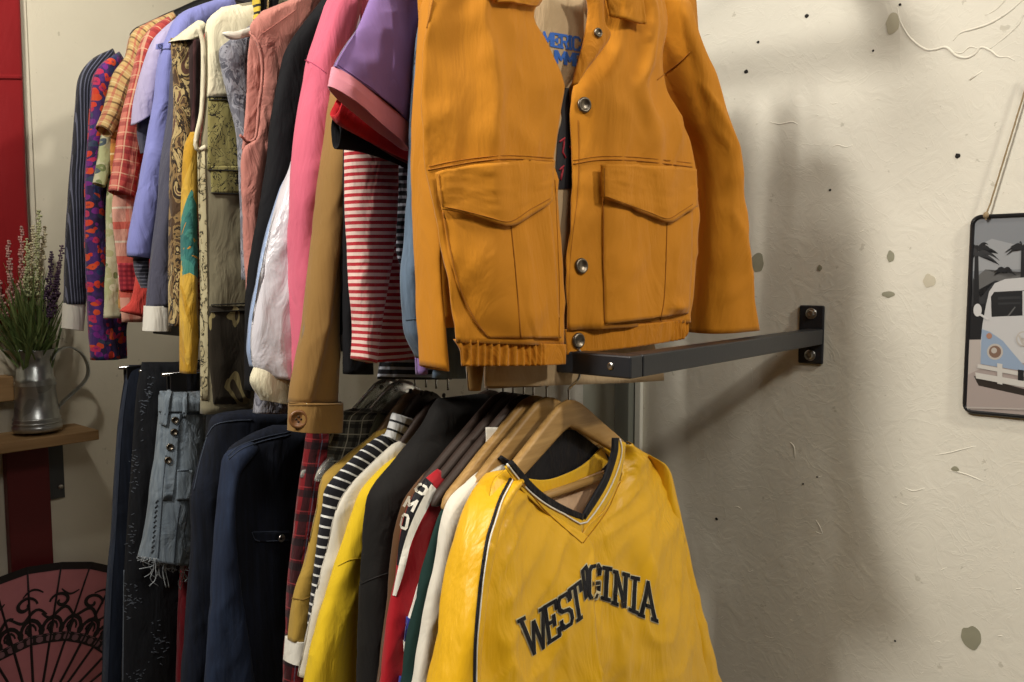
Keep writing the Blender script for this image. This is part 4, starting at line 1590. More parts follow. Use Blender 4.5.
# denim
g = garment('denim_jacket', 'mid blue denim jacket sleeve right behind the mustard jacket', 'jacket', .195, group=GU)
loft('sleeve', g, [(-12, 428, 446), (33, 417, 444), (80, 413, 440), (127, 410, 436), (174, 408.5, 434), (236, 406, 434), (274, 402, 434), (322, 405, 434), (338, 408, 436), (417, 357, 440, 362)], M_BDEN, th=.013, amp=.005)
loft('body', g, [(-12, 440, 500), (100, 430, 500), (250, 428, 500), (378, 432, 480)], M_BDEN, th=.01)
tr = g.bvh()
seam('seam', g, tr, [[(406, 320), (424, 318)], [(424, 20), (414, 60), (411, 127)]], plain('denim_thread', '3e4c5c', .9), .0007)

far_half(g, M_BDEN, .69)
# ------------------------------------------------------------------ mustard jacket with the tee inside
JR = math.radians(40)
JS = .1
g = garment('t_shirt', 'beige t-shirt with blue lettering, worn inside the open mustard jacket', 't-shirt', JS, rot=JR, group=GU)
loft('body', g, [(-14, 524, 618), (40, 512, 628), (120, 508, 630), (220, 505, 635), (300, 496, 645), (350, 486, 655), (486, 372, 662, 369), (486, 386, 663, 380)], M_BEIGE, th=.018, amp=.004)
tr = g.bvh()
L1 = [('A', 536, 543), ('M', 544, 551)] + [('E', 552.5, 559), ('R', 560.5, 567.5), ('I', 568.5, 571.5), ('C', 573, 579.5), ('A', 580.5, 588), ('N', 590, 597)]
L2 = [('S', 541, 547), ('U', 548.5, 555)] + [('M', 557, 564.5), ('M', 566, 573), ('E', 574.5, 580.5), ('R', 582, 588.5)]
sl = .16
lettering('lettering', g, tr, [(c, ((a, 34 + (a - 555) * sl), (b, 34 + (b - 555) * sl), (b, 46.5 + (b - 555) * sl), (a, 46.5 + (a - 555) * sl))) for c, a, b in L1] +
          [(c, ((a, 51.5 + (a - 560) * sl), (b, 51.5 + (b - 560) * sl), (b, 63.5 + (b - 560) * sl), (a, 63.5 + (a - 560) * sl))) for c, a, b in L2], M_BLUEINK, 2.3)
patch('black_print', g, tr, [(88, 562.5, 568.5), (108, 560.5, 570), (118, 562, 571), (134, 558, 575), (160, 556, 578), (189, 555, 580)], M_BLKINK, off=.0015, edge=False)
seam('red_print', g, tr, [[(559, 142), (564, 138), (562, 152), (565, 158)], [(559, 170), (563, 166), (560, 180)], [(569, 146), (571, 150)]], M_REDINK, .0014, .0022)
g = garment('shirt', 'brown shirt whose hem and tan cuff hang just below the mustard jacket', 'shirt', .15, rot=math.radians(44), group=GU)
loft('body', g, [(180, 470, 560), (300, 472, 556), (352, 480, 546), (482, 388, 543, 385)], M_BROWNC, th=.012)
loft('sleeve', g, [(180, 458, 480), (300, 460, 482), (364, 464, 483), (466, 391, 481, 389)], M_TAN, th=.01, w=.012)

far_half(g, M_BROWNC, .69)
g = garment('jacket', 'mustard yellow twill jacket with two flap pockets, open at the front of the upper rail', 'jacket', JS, rot=JR, group=GU)
JW = .04


def jl(c, t, u, z, d):
    # soft vertical folds and a turned-back front edge
    return -.012 * max(0, c - .55) * (1 - t) + .010 * math.exp(-((c + .25) / .16) ** 2) * min(1, max(0, .5 - abs(t - .28)) * 3)


Lp = sheet('front_panel', g, [(433, -14, 552, -14), (428, 20, 538, 12), (425, 45, 550, 41), (424, 78, 561, 72), (424, 100, 563, 95), (425, 128, 558, 122), (428, 168, 553, 163), (432, 190, 557, 187), (440, 240, 560.5, 236), (447, 291, 563, 291), (454, 342, 563, 345)],
           M_MUST, w=JW, bulge=.012, amp=.011, k=11, disp=jl, nu=44, nv=60)


def jr_(c, t, u, z, d):
    return .010 * math.exp(-((c - .15) / .2) ** 2) * min(1, max(0, .55 - abs(t - .25)) * 3) + .006 * math.exp(-((c + .5) / .2) ** 2)


Rp = sheet('front_panel', g, [(596, -14, 658, -14), (602, 18, 668, 20), (594, 55, 664, 60), (577, 84, 666, 90), (573, 108, 678, 118), (574, 148, 690, 148), (571, 208, 695, 215), (564.5, 252, 693, 255), (563.5, 291, 690, 300), (564, 330, 687, 322)],
           M_MUST, w=JW - .008, bulge=.014, amp=.011, k=11, disp=jr_, nu=44, nv=60)
rib = lambda c, t, u, z, d: (.0022 * math.sin(u * 620 + 1.3 * math.sin(u * 90)) if c < .45 else 0) + .003
sheet('hem_band', g, [(453, 339, 563.5, 344), (458, 352, 563.5, 354), (461, 366, 563.5, 364)], M_MUSTD, w=JW, bulge=.010, amp=.002, disp=rib, nu=150, nv=12)
rib2 = lambda c, t, u, z, d: (.0022 * math.sin(u * 620) if c > .62 else 0) + .003
sheet('hem_band', g, [(563.5, 329, 687, 319), (564.5, 342, 686, 329), (565, 354.5, 683, 338.5)], M_MUSTD, w=JW - .008, bulge=.012, amp=.002, disp=rib2, nu=110, nv=12)
loft('sleeve', g, [(-14, 424, 446), (30, 422, 442), (90, 417, 438), (148, 415, 434), (237, 418, 433), (291, 421, 434.5), (330, 421.5, 438), (422, 364, 443, 372)], M_MUST, th=.026, w=.0, amp=.005)
loft('sleeve', g, [(640, -16, 682, -10), (650, 20, 694, 52), (660, 62, 713, 97), (676, 112, 722, 136), (693, 160, 729, 178), (692, 254, 742, 252), (688, 335, 754, 326)], M_MUST, th=[.03, .038, .042, .044, .044, .046, .046], w=.0, amp=.010, k=12)
sheet('back_panel', g, [(-.07, -.1, .1), (-.11, -.2, .2), (-.2, -.24, .26), (-.45, -.23, .26), (-.66, -.215, .23)], M_MUST, w=-.03, amp=.003, local=True)
tr = g.bvh()
sheet('lapel', g, [(582, -14, 604, -14), (589, 8, 604.5, 22), (585, 38, 610, 36), (578, 64, 595, 59), (572.5, 86, 576, 84)], M_MUSTD, w=JW + .006, bulge=.006, amp=.003, nu=18, nv=24)
patch('collar', g, tr, [(486, -16, 540, -16), (491, -5, 539, -3), (494, 2, 535, 5)], M_MUST, off=.009, amp=.002)
patch('collar', g, tr, [(600, -16, 638, -14), (605, -2, 641, 4), (609, 17, 645.5, 26)], M_MUST, off=.013, amp=.002)


def pl_l(f, j):
    a = .009 * math.sin(math.pi * min(1, f * 1.35)) * math.sin(math.pi * (j * .92 + .06)) if f < .64 else 0
    return max(0, a) + (.004 if f >= .64 else 0)


patch('pocket', g, tr, [(442, 205, 548, 202), (449, 250, 553, 250), (459, 290, 556, 290), (474, 320, 558, 318), (489, 338, 560, 338)], M_MUST, off=.002, lift=pl_l, nu=36, nv=24)


def pl_r(f, j):
    return .008 * math.sin(math.pi * f) * (.3 + .7 * j) + (.012 * math.exp(-((f - .86) / .1) ** 2) * math.exp(-((j - .85) / .12) ** 2))


patch('pocket', g, tr, [(603, 192, 692, 200), (603, 250, 692, 250), (604.5, 290, 690, 295), (605, 324, 688, 313)], M_MUST, off=.002, lift=pl_r, nu=36, nv=24)
tr2 = g.bvh()
f1_ = patch('pocket_flap', g, tr, [(436, 173, 441.5, 210), (455, 168, 463, 214), (480, 164, 488, 220.5), (508, 162, 510, 225.5), (530, 161, 531, 213), (551, 161, 550, 202)], M_MUST, off=.012, nu=16, nv=24, amp=.002)
f2_ = patch('pocket_flap', g, tr, [(601, 165, 601.5, 198), (625, 165, 628, 208), (650, 166, 650, 216.5), (668, 167, 668, 222), (682, 168, 682, 214), (693, 170, 694, 207)], M_MUST, off=.012, nu=16, nv=24, amp=.002)
tr3 = g.bvh()
seam('yoke_seam', g, tr3, [smoothpoly([(428, 170), (450, 166), (480, 161), (510, 159), (553, 161.5)]), smoothpoly([(573, 164), (600, 160), (640, 161), (692, 167)])], M_MSEAM, .0008)
seam('topstitching', g, tr3, [smoothpoly([(429, 166.5), (450, 162), (480, 157.5), (510, 155.5), (553, 158)]), smoothpoly([(573, 160.5), (600, 156.5), (640, 157.5), (691, 163)]),
                          smoothpoly([(440, 206), (463, 210.5), (488, 217), (510, 221.5), (531, 209), (550, 198.5)]), smoothpoly([(602.5, 195), (628, 204.5), (650, 212.5), (668, 218.5), (682, 211), (693, 204)]),
                          [(604.5, 168), (604.5, 196)], [(438.5, 174), (443, 207)]], M_MSEAM, .00045)
seam('pocket_seam', g, tr3, [smoothpoly([(443, 212), (452, 258), (461, 291), (474, 318), (488, 337)]), smoothpoly([(511, 226), (514, 255), (518, 300), (521, 338)]), [(603.5, 199), (603.5, 260), (605, 325), (662, 321)], smoothpoly([(667, 223), (666, 260), (664, 300), (660, 321)])], M_MSEAM, .0008)
seam('placket_stitching', g, tr3, [smoothpoly([(555, 180), (556, 200), (558, 250), (559.5, 290), (559, 340)]), smoothpoly([(578, 120), (579, 160), (577, 200), (571, 250), (569, 290), (569, 330)])], M_MSEAM, .0004)
seam('armhole_seam', g, tr3, [smoothpoly([(690, 52), (680, 62), (666, 73), (657, 80)]), smoothpoly([(433, 0), (427, 28)])], M_MSEAM, .0008)
button('button', g, tr3, 597.5, 33, .0058, M_BRASS, w=JW)
button('button', g, tr3, 584, 105, .0095, M_BRASS, w=JW)
button('button', g, tr3, 581, 266, .0098, M_BRASS, w=JW)
button('button', g, tr3, 578, 340.5, .0098, M_BRASS, w=JW)
# ================================================================== LOWER ROW
M_DJEAN = cloth('dark_indigo_denim', '', denim('131824', '1c2434'), wr=(12, .3), sheen=.02)
M_JEDGE = cloth('faded_denim_edge', '', denim('2a3040', '3a4252'))
M_BKJEAN = cloth('washed_black_denim', '', denim('131418', '1d1f25'), wr=(14, .35), sheen=.02)
M_SCUFF = plain('white_fray', 'a7adb2', .9)
M_LDEN = cloth('light_denim', '', denim('66727e', '8a959e'), wr=(20, .45))
M_NDEN = cloth('navy_denim', '', denim('12151d', '1a2030'), wr=(9, .3), sheen=.02)
M_BSLV = cloth('blue_denim_sleeve', '', denim('1d2538', '26324a'), wr=(9, .3), sheen=.02)
M_DTHR = plain('pale_denim_thread', '69727e', .9)
M_REDTR = cloth('dark_red_twill', '7a1622')
M_RPL = cloth('red_black_plaid', '', plaid('741019', [(1, .03, .3, 0, '150c12', .8), (2, .034, .3, 0, '150c12', .8), (1, .03, .05, .6, '6f7f98', .5), (2, .034, .05, .6, '9c3438', .6)]))
M_GCH = cloth('grey_check', '', plaid('5c5a50', [(1, .02, .3, 0, '22211f', .7), (2, .02, .3, 0, '22211f', .7), (1, .02, .08, .5, 'c2bca6', .8), (2, .02, .08, .5, 'c2bca6', .7)]))
M_OLV = cloth('olive_mustard', 'a8883a', wr=(11, .3))
M_BWS = cloth('black_white_sleeve', '', stripes(2, .0125, .22, '14141a', 'd6d6d2', .001))
M_WBS = cloth('white_black_collar', '', stripes(2, .014, .24, 'c9c9c8', '1a1a20', .001))
M_OFFW = cloth('off_white_knit', 'cfc8b8', wr=(11, .3))
M_YEL = cloth('yellow_sweat', 'd9b61c', wr=(11, .3))
M_CHAR = cloth('charcoal_cotton', '151312', wr=(12, .3), sheen=.02)
M_BRN = cloth('brown_wool', '5a3c22', wr=(12, .3))
M_RJK = cloth('red_track', 'a3121f', rough=.6, wr=(11, .3))
M_GRN = cloth('bottle_green', '16302c', wr=(11, .3), sheen=.02)
M_BLU = cloth('royal_blue', '26328c', wr=(11, .3))
M_WHT = cloth('white_sweat', 'd8d2c4', wr=(11, .35))
M_JER = cloth('yellow_nylon', 'dfab10', rough=.42, sheen=.1, spec=.5, weave=1500, wr=(7, .5), mott=.08)
M_JERB = cloth('yellow_nylon_band', 'dfb022', rough=.5, wr=(20, .2))
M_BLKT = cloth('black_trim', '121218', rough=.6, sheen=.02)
M_PINKL = cloth('pinkish_lining', 'd2b08e', wr=(18, .3))

M_PALEW = wood('pale_beech', 'b18c54', '94703c', .5, (3, 50, 50))
M_MIDW = wood('mid_brown_wood', '75583a', '5c4328', .55, (3, 50, 50))
M_DARKW = wood('dark_walnut_wood', '33231a', '2a1c14', .6, (3, 50, 50))
M_WHITEP = plain('white_plastic', 'd8d4c6', .35)
M_BLACKP = plain('black_plastic', '17171a', .35)
M_CHROME = plain('chrome_wire', 'b8b8b8', .2, 1.0)
TOPK = [(0, -.048), (.02, -.0525), (.045, -.068), (.075, -.088), (.105, -.107), (.125, -.121), (.155, -.141), (.18, -.158), (.215, -.175)]
BOTK = [(0, -.083), (.02, -.0905), (.045, -.104), (.075, -.119), (.11, -.136), (.15, -.157), (.18, -.172), (.213, -.186)]


def interp(K, x):
    for (a, b), (c, d) in zip(K, K[1:]):
        if x <= c:
            return b + (d - b) * (x - a) / (c - a)
    return K[-1][1]


def hook(g, rad=.0016, par=None):
    pts = [Vector((0, 0, -.056)), Vector((0, 0, -.040)), Vector((0, -.001, -.034)), Vector((0, -.014, -.022))]
    for i in range(13):
        a = math.radians(215 - i * 235 / 12)
        pts.append(Vector((0, math.cos(a) * .0212, math.sin(a) * .0212 + .0005)))
    pts = [Vector(crom([tuple(p) for p in pts], i / 60)) for i in range(61)]
    v, f = tube_mesh(pts, rad, 8)
    return g.add('hook', v, f, M_CHROME, par, solid=False)


def hanger(label, s, mat, up=False, rot=None, yaw_w=0, group=None, bar=False, span=.17, steep=1.0, drop=0.0):
    g = Frame('coat_hanger', label, 'coat hanger', railpt(s, up), ROT if rot is None else rot, group or (GHU if up else GH))
    V, Fc = [], []
    nu, nc = 61, 12
    for i in range(nu):
        x = -1 + 2 * i / (nu - 1)
        u = x * span
        ax = abs(x) * span
        zt_, zb_ = -.048 + (interp(TOPK, ax) + .048) * steep, -.048 + (interp(BOTK, ax) + .048) * (1 + (steep - 1) * .75)
        endr = min(1, math.sqrt(max(0, 1 - abs(x)) / .05)) if abs(x) > .95 else 1
        hh, th = (zt_ - zb_) / 2 * max(.25, endr), .0062 * max(.3, endr)
        zc = (zt_ + zb_) / 2 - drop
        y = .003 * x * x - .001          # arms sweep forward a little
        for j in range(nc):
            a = 2 * math.pi * j / nc
            c_, s_ = math.cos(a), math.sin(a)
            V.append(Vector((u, -y + th * math.copysign(abs(c_) ** .55, c_), zc + hh * math.copysign(abs(s_) ** .55, s_))))
    for i in range(nu - 1):
        for j in range(nc):
            j2 = (j + 1) % nc
            Fc.append((i * nc + j, (i + 1) * nc + j, (i + 1) * nc + j2, i * nc + j2))
    Fc.append(tuple(range(nc)))
    Fc.append(tuple((nu - 1) * nc + j for j in reversed(range(nc))))
    b = g.add('shoulder_bar', V, Fc, mat)
    hook(g)
    if bar:
        v, f = tube_mesh([Vector((-.17, 0, -.162)), Vector((.17, 0, -.162))], .0055, 10)
        g.add('trouser_bar', v, f, mat)
    v, f = lathe([(.0035, 0), (.0035, .0012), (0, .0014)], Vector((-.012, -.003, -.062)), Vector((0, -1, 0)), 10)
    g.add('joint_pin', v, f, M_DARKW, b, solid=False)
    return g


def clip_hanger(label, s):
    g = Frame('clip_hanger', label, 'clip hanger', railpt(s, False), ROT, GH)
    v, f = tube_mesh([Vector((-.17, 0, -.058)), Vector((.17, 0, -.058))], .003, 10)
    g.add('crossbar', v, f, M_CHROME)
    hook(g)
    for u in (-.145, .145):
        v, f = merge([box(Vector((u, -.006, -.074)), .014, .002, .018, bev=.001), box(Vector((u, .006, -.074)), .014, .002, .018, bev=.001), box(Vector((u, 0, -.066)), .006, .006, .004, bev=.001)])
        g.add('clip', v, f, M_BLACKP, smooth=False)
    return g


def hg(s):
    return hanger


S = dict(jersey=.085, white=.122, green=.142, track=.158, red=.176, brown=.194, char=.222, yellow=.298, offw=.322, bws=.343, olive=.367, check=.397, rplaid=.43, navy=.565, dden=.625, jean4=.70, redt=.845, shorts=.80, bk=.88, jean=.96)
hanger('pale beech hanger in the neck of the yellow V-neck jersey', S['jersey'], M_PALEW, bar=True)
hanger('pale wooden hanger just behind the jersey, holding the white sweatshirt', S['white'] - .002, M_PALEW)
hanger('pale wooden hanger third from the front, holding the bottle green jacket', S['green'], M_PALEW)
hanger('dark wooden hanger holding the blue and white track top', S['track'], M_DARKW)
hanger('dark wooden hanger holding the red track jacket', S['red'], M_DARKW)
hanger('dark wooden hanger holding the brown wool garment', S['brown'], M_DARKW)
hanger('dark wooden hanger under the black hump of the charcoal coat', S['char'], M_DARKW)
hanger('brown wooden hanger holding the bright yellow sweatshirt', S['yellow'], M_MIDW, steep=1.38, span=.16, drop=.022)
hanger('dark wooden hanger holding the off-white sweater', S['offw'], M_DARKW, steep=1.38, span=.16, drop=.022)
hanger('dark wooden hanger holding the black shirt with thin white stripes', S['bws'], M_DARKW, steep=1.38, span=.16, drop=.012)
hanger('mid brown hanger holding the olive mustard shirt', S['olive'], M_MIDW, steep=1.38, span=.16, drop=.012)
M_CLEAR = plain('clear_plastic', 'c9cdc9', .15)
M_CLEAR.node_tree.nodes['Principled BSDF'].inputs['Transmission Weight'].default_value = .75
hanger('clear plastic hanger holding the grey checked shirt', S['check'], M_CLEAR, steep=1.2, span=.16)
hanger('clear plastic hanger holding the dark red plaid shirt', S['rplaid'], M_CLEAR, steep=1.2, span=.16)
clip_hanger('clip hanger with black clips holding the frayed light denim shorts', S['shorts'])
clip_hanger('clip hanger with black clips holding the scuffed black jeans', S['bk'])
clip_hanger('clip hanger holding the indigo jeans, farthest on the lower rail', S['jean'])
hanger('black hanger tip above the floral blouse on the far upper rail', 1.0, M_BLACKP, up=True)
hanger('white hanger showing at the armhole of the dusty pink top', .58, M_WHITEP, up=True, span=.232, drop=.07)


# jeans --------------------------------------------------------------------
g = garment('jeans', 'dark indigo jeans with a faded edge, farthest on the lower rail', 'jeans', S['jean'], False, group=GL)
loft('legs', g, [(365, 127, 178), (394, 122, 175), (432, 117, 172), (503, 112, 168), (534, 110.5, 166), (585, 106, 164), (636, 103, 162), (682, 101.6, 160), (760, 99, 158)], M_DJEAN, th=.022)
tr = g.bvh()
patch('faded_edge', g, tr, [(368, 128, 130), (432, 117.5, 122), (534, 111, 116), (585, 106.5, 112), (682, 102.5, 108), (720, 101, 106)], M_JEDGE, off=.0015, nu=5, edge=False)
g = garment('jeans', 'scuffed black jeans with white frayed tears beside the denim shorts', 'jeans', S['bk'], False, group=GL)
loft('legs', g, [(362, 141, 200), (400, 136, 200), (472, 131, 200), (560, 125, 198), (600, 123.5, 196), (682, 121.5, 194), (760, 119, 192)], M_BKJEAN, th=.022)
tr = g.bvh()
rnd = random.Random(4)
M_FRAY = plain('grey_fray', '565c66', .9)
for cx, cy, rx, ry, n in [(147, 390, 4, 14, 26), (141, 412, 4, 14, 16), (134, 470, 4, 26, 22), (131, 540, 5, 16, 18), (130, 600, 7, 14, 34), (157, 640, 9, 16, 34), (138, 676, 8, 6, 14)]:
    tv = []
    for i in range(n):
        x, y = rnd.gauss(cx, rx * .6), max(370, rnd.gauss(cy, ry * .6))
        a = rnd.uniform(-.6, .6)
        l = rnd.uniform(1.2, 4)
        tv.append(tube_mesh([cast(g, tr, x, y, .0006)[0], cast(g, tr, x + l * math.cos(a), y + l * math.sin(a), .0006)[0]], .0007, 5))
    v, f = merge(tv)
    g.add('frayed_tear', v, f, M_FRAY, solid=False)['kind'] = 'stuff'
seam('inner_seam', g, tr, [[(124, 570), (123, 682)]], M_DTHR, .0009)
# shorts
g = garment('denim_shorts', 'light blue denim shorts with a button fly and frayed hems', 'shorts', S['shorts'], False, group=GL)
loft('shorts_body', g, [(392, 160, 206), (411, 159, 206), (452, 155, 206), (482, 150, 204), (524, 145, 202), (138, 557, 200, 565)], M_LDEN, th=.03, amp=.005)
tr = g.bvh()
patch('waistband', g, tr, [(391, 160.5, 206), (412, 160, 206)], M_LDEN, off=.003)
for a in ([(168, 392, 172, 392), (162, 424, 168, 426)], [(184, 394, 187, 394), (183, 416, 186, 416)]):
    patch('belt_loop', g, tr, a, M_LDEN, off=.007, nu=5)
patch('fly', g, tr, [(414, 172, 180), (440, 168, 178), (470, 165, 176), (500, 163, 172)], M_LDEN, off=.003)
patch('pocket', g, tr, [(470, 178, 192), (500, 177, 190)], M_LDEN, off=.004)
tr = g.bvh()
for x, y in ((175, 420), (174, 432), (170, 447), (168, 460)):
    button('button', g, tr, x, y, .006, M_BRASS)
seam('seam', g, tr, [smoothpoly([(166, 455), (163, 490), (160, 530), (158, 558)]), smoothpoly([(184, 412), (179, 425), (178, 440)]), [(178, 471), (192, 470)], smoothpoly([(180, 505), (176, 535), (174, 562)]), [(161, 414), (204, 414)]], plain('shorts_seam', '3e4650', .9), .001)
seam('stitching', g, tr, [[(x, y), (x - 2.2, y + 3)] for x, y in [(158 - i * .45, 500 + i * 5) for i in range(11)]], plain('shorts_thread', '2e343c', .9), .0012)
fv = []
for i in range(74):
    x = rnd.uniform(139, 198)
    y0 = 557 + (x - 138) * .13 - 1
    l = rnd.choice([4, 5, 7, 9, 9, 12, 20, 28]) * (1 if 145 < x < 190 else .5)
    pts = [(x, y0), (x + rnd.gauss(0, 2), y0 + l * .4), (x + rnd.gauss(0, 3.5), y0 + l * .75), (x + rnd.gauss(0, 3), y0 + l)]
    w_ = rnd.uniform(-.02, .03)
    p3 = [g.Mi @ hit(px, py, g.O + g.N * w_, g.N) for px, py in smoothpoly(pts, 9)]
    fv.append(tube_mesh(p3, .0007, 5))
v, f = merge(fv)
o = g.add('frayed_threads', v, f, M_SCUFF, solid=False)
o['kind'] = 'stuff'
# red trousers, dark jeans
g = garment('trousers', 'dark red trousers seen as a sliver below the denim shorts', 'trousers', S['redt'], False, group=GL)
loft('legs', g, [(480, 184, 208), (560, 182, 206), (585, 180, 204), (650, 177.5, 206), (740, 175, 202)], M_REDTR, th=.014)
g = garment('jeans', 'dark jeans between the red trousers and the denim shirts', 'jeans', S['jean4'], False, group=GL)
loft('legs', g, [(400, 207, 240), (500, 202, 235), (560, 191, 230), (651, 184, 226), (760, 180, 222)], M_BKJEAN, th=.02)
# dark denim
g = garment('denim_shirt', 'very dark denim shirt with a rounded shoulder behind the navy denim jacket', 'shirt', S['dden'], False, group=GL)
loft('body', g, [(238, 410, 300, 408), (213, 416, 290, 424), (206, 437, 280, 445), (462, 198, 276), (498, 190, 274), (534, 191, 272), (585, 188, 270), (651, 183, 266), (760, 177, 262)], M_NDEN, th=.022, amp=.006)
tr = g.bvh()
seam('seam', g, tr, [smoothpoly([(207, 436), (215, 425), (232, 421), (252, 420)]), smoothpoly([(207, 437), (200, 462), (194, 490)])], plain('dark_denim_seam', '3a4250', .9), .001)
far_half(g, M_NDEN, .56, True, .008, False)
# navy denim jacket
g = garment('denim_jacket', 'navy denim jacket with a blue sleeve and a stitched chest pocket', 'jacket', S['navy'], False, group=GL)
loft('body', g, [(271, 425, 330, 425), (245, 437, 322, 445), (226, 453, 318, 462), (490, 222, 314), (530, 221, 308), (585, 222, 302), (651, 224, 298), (760, 226, 294)], M_NDEN, th=.018, amp=.006)
loft('sleeve', g, [(248, 438, 262, 450), (226, 453, 244, 466), (485, 219.5, 236), (534, 214.5, 234), (585, 211, 239), (671, 205, 251), (760, 199, 258)], M_BSLV, th=.02, w=.010, amp=.006)
tr = g.bvh()
seam('seam', g, tr, [smoothpoly([(228, 456), (240, 446), (262, 438), (290, 432)]), smoothpoly([(229, 459), (242, 449), (263, 441), (290, 435)])], plain('navy_seam', '2d3646', .9), .001)
patch('chest_pocket', g, tr, [(253, 533, 290, 532), (256, 541, 290, 541)], M_NDEN, off=.004)
tr = g.bvh()
seam('stitching', g, tr, [smoothpoly([(252, 532), (257, 540.5), (272, 541), (289, 540)]), [(253, 532), (289, 531)]], plain('pocket_stitch', '3c4454', .9), .0007)
button('button', g, tr, 281, 538, .006, M_STEEL)
far_half(g, M_NDEN, .56, True, .008, False)
# red plaid
g = garment('shirt', 'dark red and black plaid shirt beside the navy denim jacket', 'shirt', S['rplaid'], False, group=GL)
loft('body', g, [(424, 305, 350), (436, 306, 348), (509, 295, 336), (572, 288.5, 326), (645, 284, 318), (740, 280, 312)], M_RPL, th=.016, amp=.006)
far_half(g, M_RPL, .56, True, .008, False)
# check
g = garment('shirt', 'grey checked shirt with an olive collar tip behind the olive sleeve', 'shirt', S['check'], False, group=GL)
loft('body', g, [(352, 408, 400, 412), (416, 333, 392), (440, 329, 386), (475, 326, 372), (560, 318, 350), (660, 312, 340)], M_GCH, th=.014)
patch('collar', g, g.bvh(), [(378, 413, 388, 418), (368, 436, 382, 441)], cloth('grey_olive_collar', '6f705c'), off=.006)
far_half(g, M_GCH, .56, True, .008, False)
# olive
g = garment('shirt', 'olive mustard long-sleeve shirt with a white cuff', 'shirt', S['olive'], False, group=GL)
loft('sleeve', g, [(386, 422, 398, 436), (371, 434, 388, 448), (331, 466, 354, 480), (320, 480, 343, 492), (314, 507, 335, 510), (540, 307, 330), (565, 301.5, 324), (592, 293, 318), (640, 287, 308)], M_OLV, th=.012)
loft('cuff', g, [(639, 286, 307), (650, 285, 306), (662, 284, 304)], M_WHITEC, th=.017, round_top=0, amp=.002)
tr = g.bvh()
seam('elbow_seam', g, tr, [[(292, 598), (303, 600), (312, 596)]], plain('olive_thread', '7d6224', .9), .0009)
far_half(g, M_OLV, .56, True, .008, False)
# black and white striped
g = garment('striped_shirt', 'black shirt with thin white stripes and a pale striped collar', 'shirt', S['bws'], False, group=GL)
loft('sleeve', g, [(388, 430, 404, 444), (365, 446, 386, 462), (329, 484, 356, 494), (323, 507, 348, 512), (540, 318, 340), (570, 314, 334), (607, 309.5, 328), (670, 304, 320)], M_BWS, th=.010, amp=.003)
loft('collar', g, [(392, 412, 416, 420), (388, 424, 410, 434), (384, 436, 400, 446)], M_WBS, th=.010, w=.008)
far_half(g, M_BWS, .56, True, .008, False)
# off white
g = garment('sweater', 'off-white sweater between the striped shirt and the yellow sweatshirt', 'sweater', S['offw'], False, group=GL)
loft('sleeve', g, [(402, 438, 414, 452), (388, 447, 404, 460), (349, 485, 376, 498), (334, 512, 362, 517), (549, 326, 353), (585, 316, 344), (641, 303.5, 330), (297, 676, 320, 678)], M_OFFW, th=.011)
far_half(g, M_OFFW, .56, True, .008, False)
# yellow
g = garment('sweatshirt', 'bright yellow plain sweatshirt with a shoulder seam', 'sweatshirt', S['yellow'], False, group=GL)
loft('sleeve', g, [(428, 434, 440, 448), (412, 446, 430, 456), (386, 463, 412, 476), (362, 489, 394, 500), (351, 517, 384, 520), (554, 338, 374), (566, 334, 371), (598, 324, 368), (641, 311.5, 365), (682, 304, 363), (760, 294, 360)], M_YEL, th=.018, amp=.006)
tr = g.bvh()
seam('shoulder_seam', g, tr, [smoothpoly([(338, 566), (350, 560), (361, 558)])], plain('yellow_thread', 'a58a10', .9), .0006)
far_half(g, M_YEL, .56, True, .008, False)
# charcoal
g = garment('coat', 'charcoal black coat with a high rounded shoulder', 'coat', S['char'], False, group=GL)
loft('sleeve', g, [(434, 399, 494, 392), (424, 422, 480, 434), (397, 458, 452, 478), (377, 482, 428, 502), (367, 503, 416, 516), (549, 362.5, 404), (585, 360, 398), (623, 359.5, 394), (682, 358, 388), (760, 355, 382)], M_CHAR, th=.02, amp=.006)
tr = g.bvh()
seam('elbow_seam', g, tr, [smoothpoly([(361, 584), (374, 578), (388, 573)])], plain('charcoal_thread', '191615', .9), .0007)
far_half(g, M_CHAR, .56, True, .008, False)
# brown
g = garment('jumper', 'brown wool garment seen as a strip left of the red track jacket', 'jumper', S['brown'], False, group=GL)
loft('sleeve', g, [(436, 462, 452, 474), (421, 477, 438, 490), (404, 500, 424, 510), (396, 528, 420, 533), (560, 391, 412), (610, 386, 404), (682, 376.5, 394), (760, 368, 386)], M_BRN, th=.010)
far_half(g, M_BRN, .56, True, .008, False)
# red track
g = garment('track_jacket', 'red track jacket with a white stripe and white letters down the sleeve', 'jacket', S['red'], False, group=GL)
loft('sleeve', g, [(436, 468, 456, 480), (425, 479, 450, 496), (412, 497, 444, 514), (402.5, 523, 440, 534), (398.5, 550, 434, 552), (585, 394, 424), (625, 387.5, 418), (682, 381, 410), (760, 373, 400)], M_RJK, th=.010)
tr = g.bvh()
patch('black_stripe', g, tr, [(426, 478, 433, 484), (413, 496, 424, 501), (404, 519, 414, 523), (399.5, 543, 407, 544), (397, 565, 401, 565)], M_BLKT, off=.0012, edge=False)
patch('white_stripe', g, tr, [(431, 484, 436, 489), (421, 501, 428, 507), (411, 523, 418, 526), (404, 544, 410, 546), (398, 570, 404, 571), (393, 595, 396, 596)], M_WHITEC, off=.0017, edge=False)
lettering('lettering', g, tr, [('O', ((420, 484), (427, 488), (423, 495), (415, 490))), ('M', ((409, 497), (417, 501), (412, 511), (404, 506))), ('O', ((403.5, 514), (408.5, 516), (406, 529), (400.5, 527)))], M_WHITEC, 2.6, off=.0022)
far_half(g, M_RJK, .56, True, .008, False)
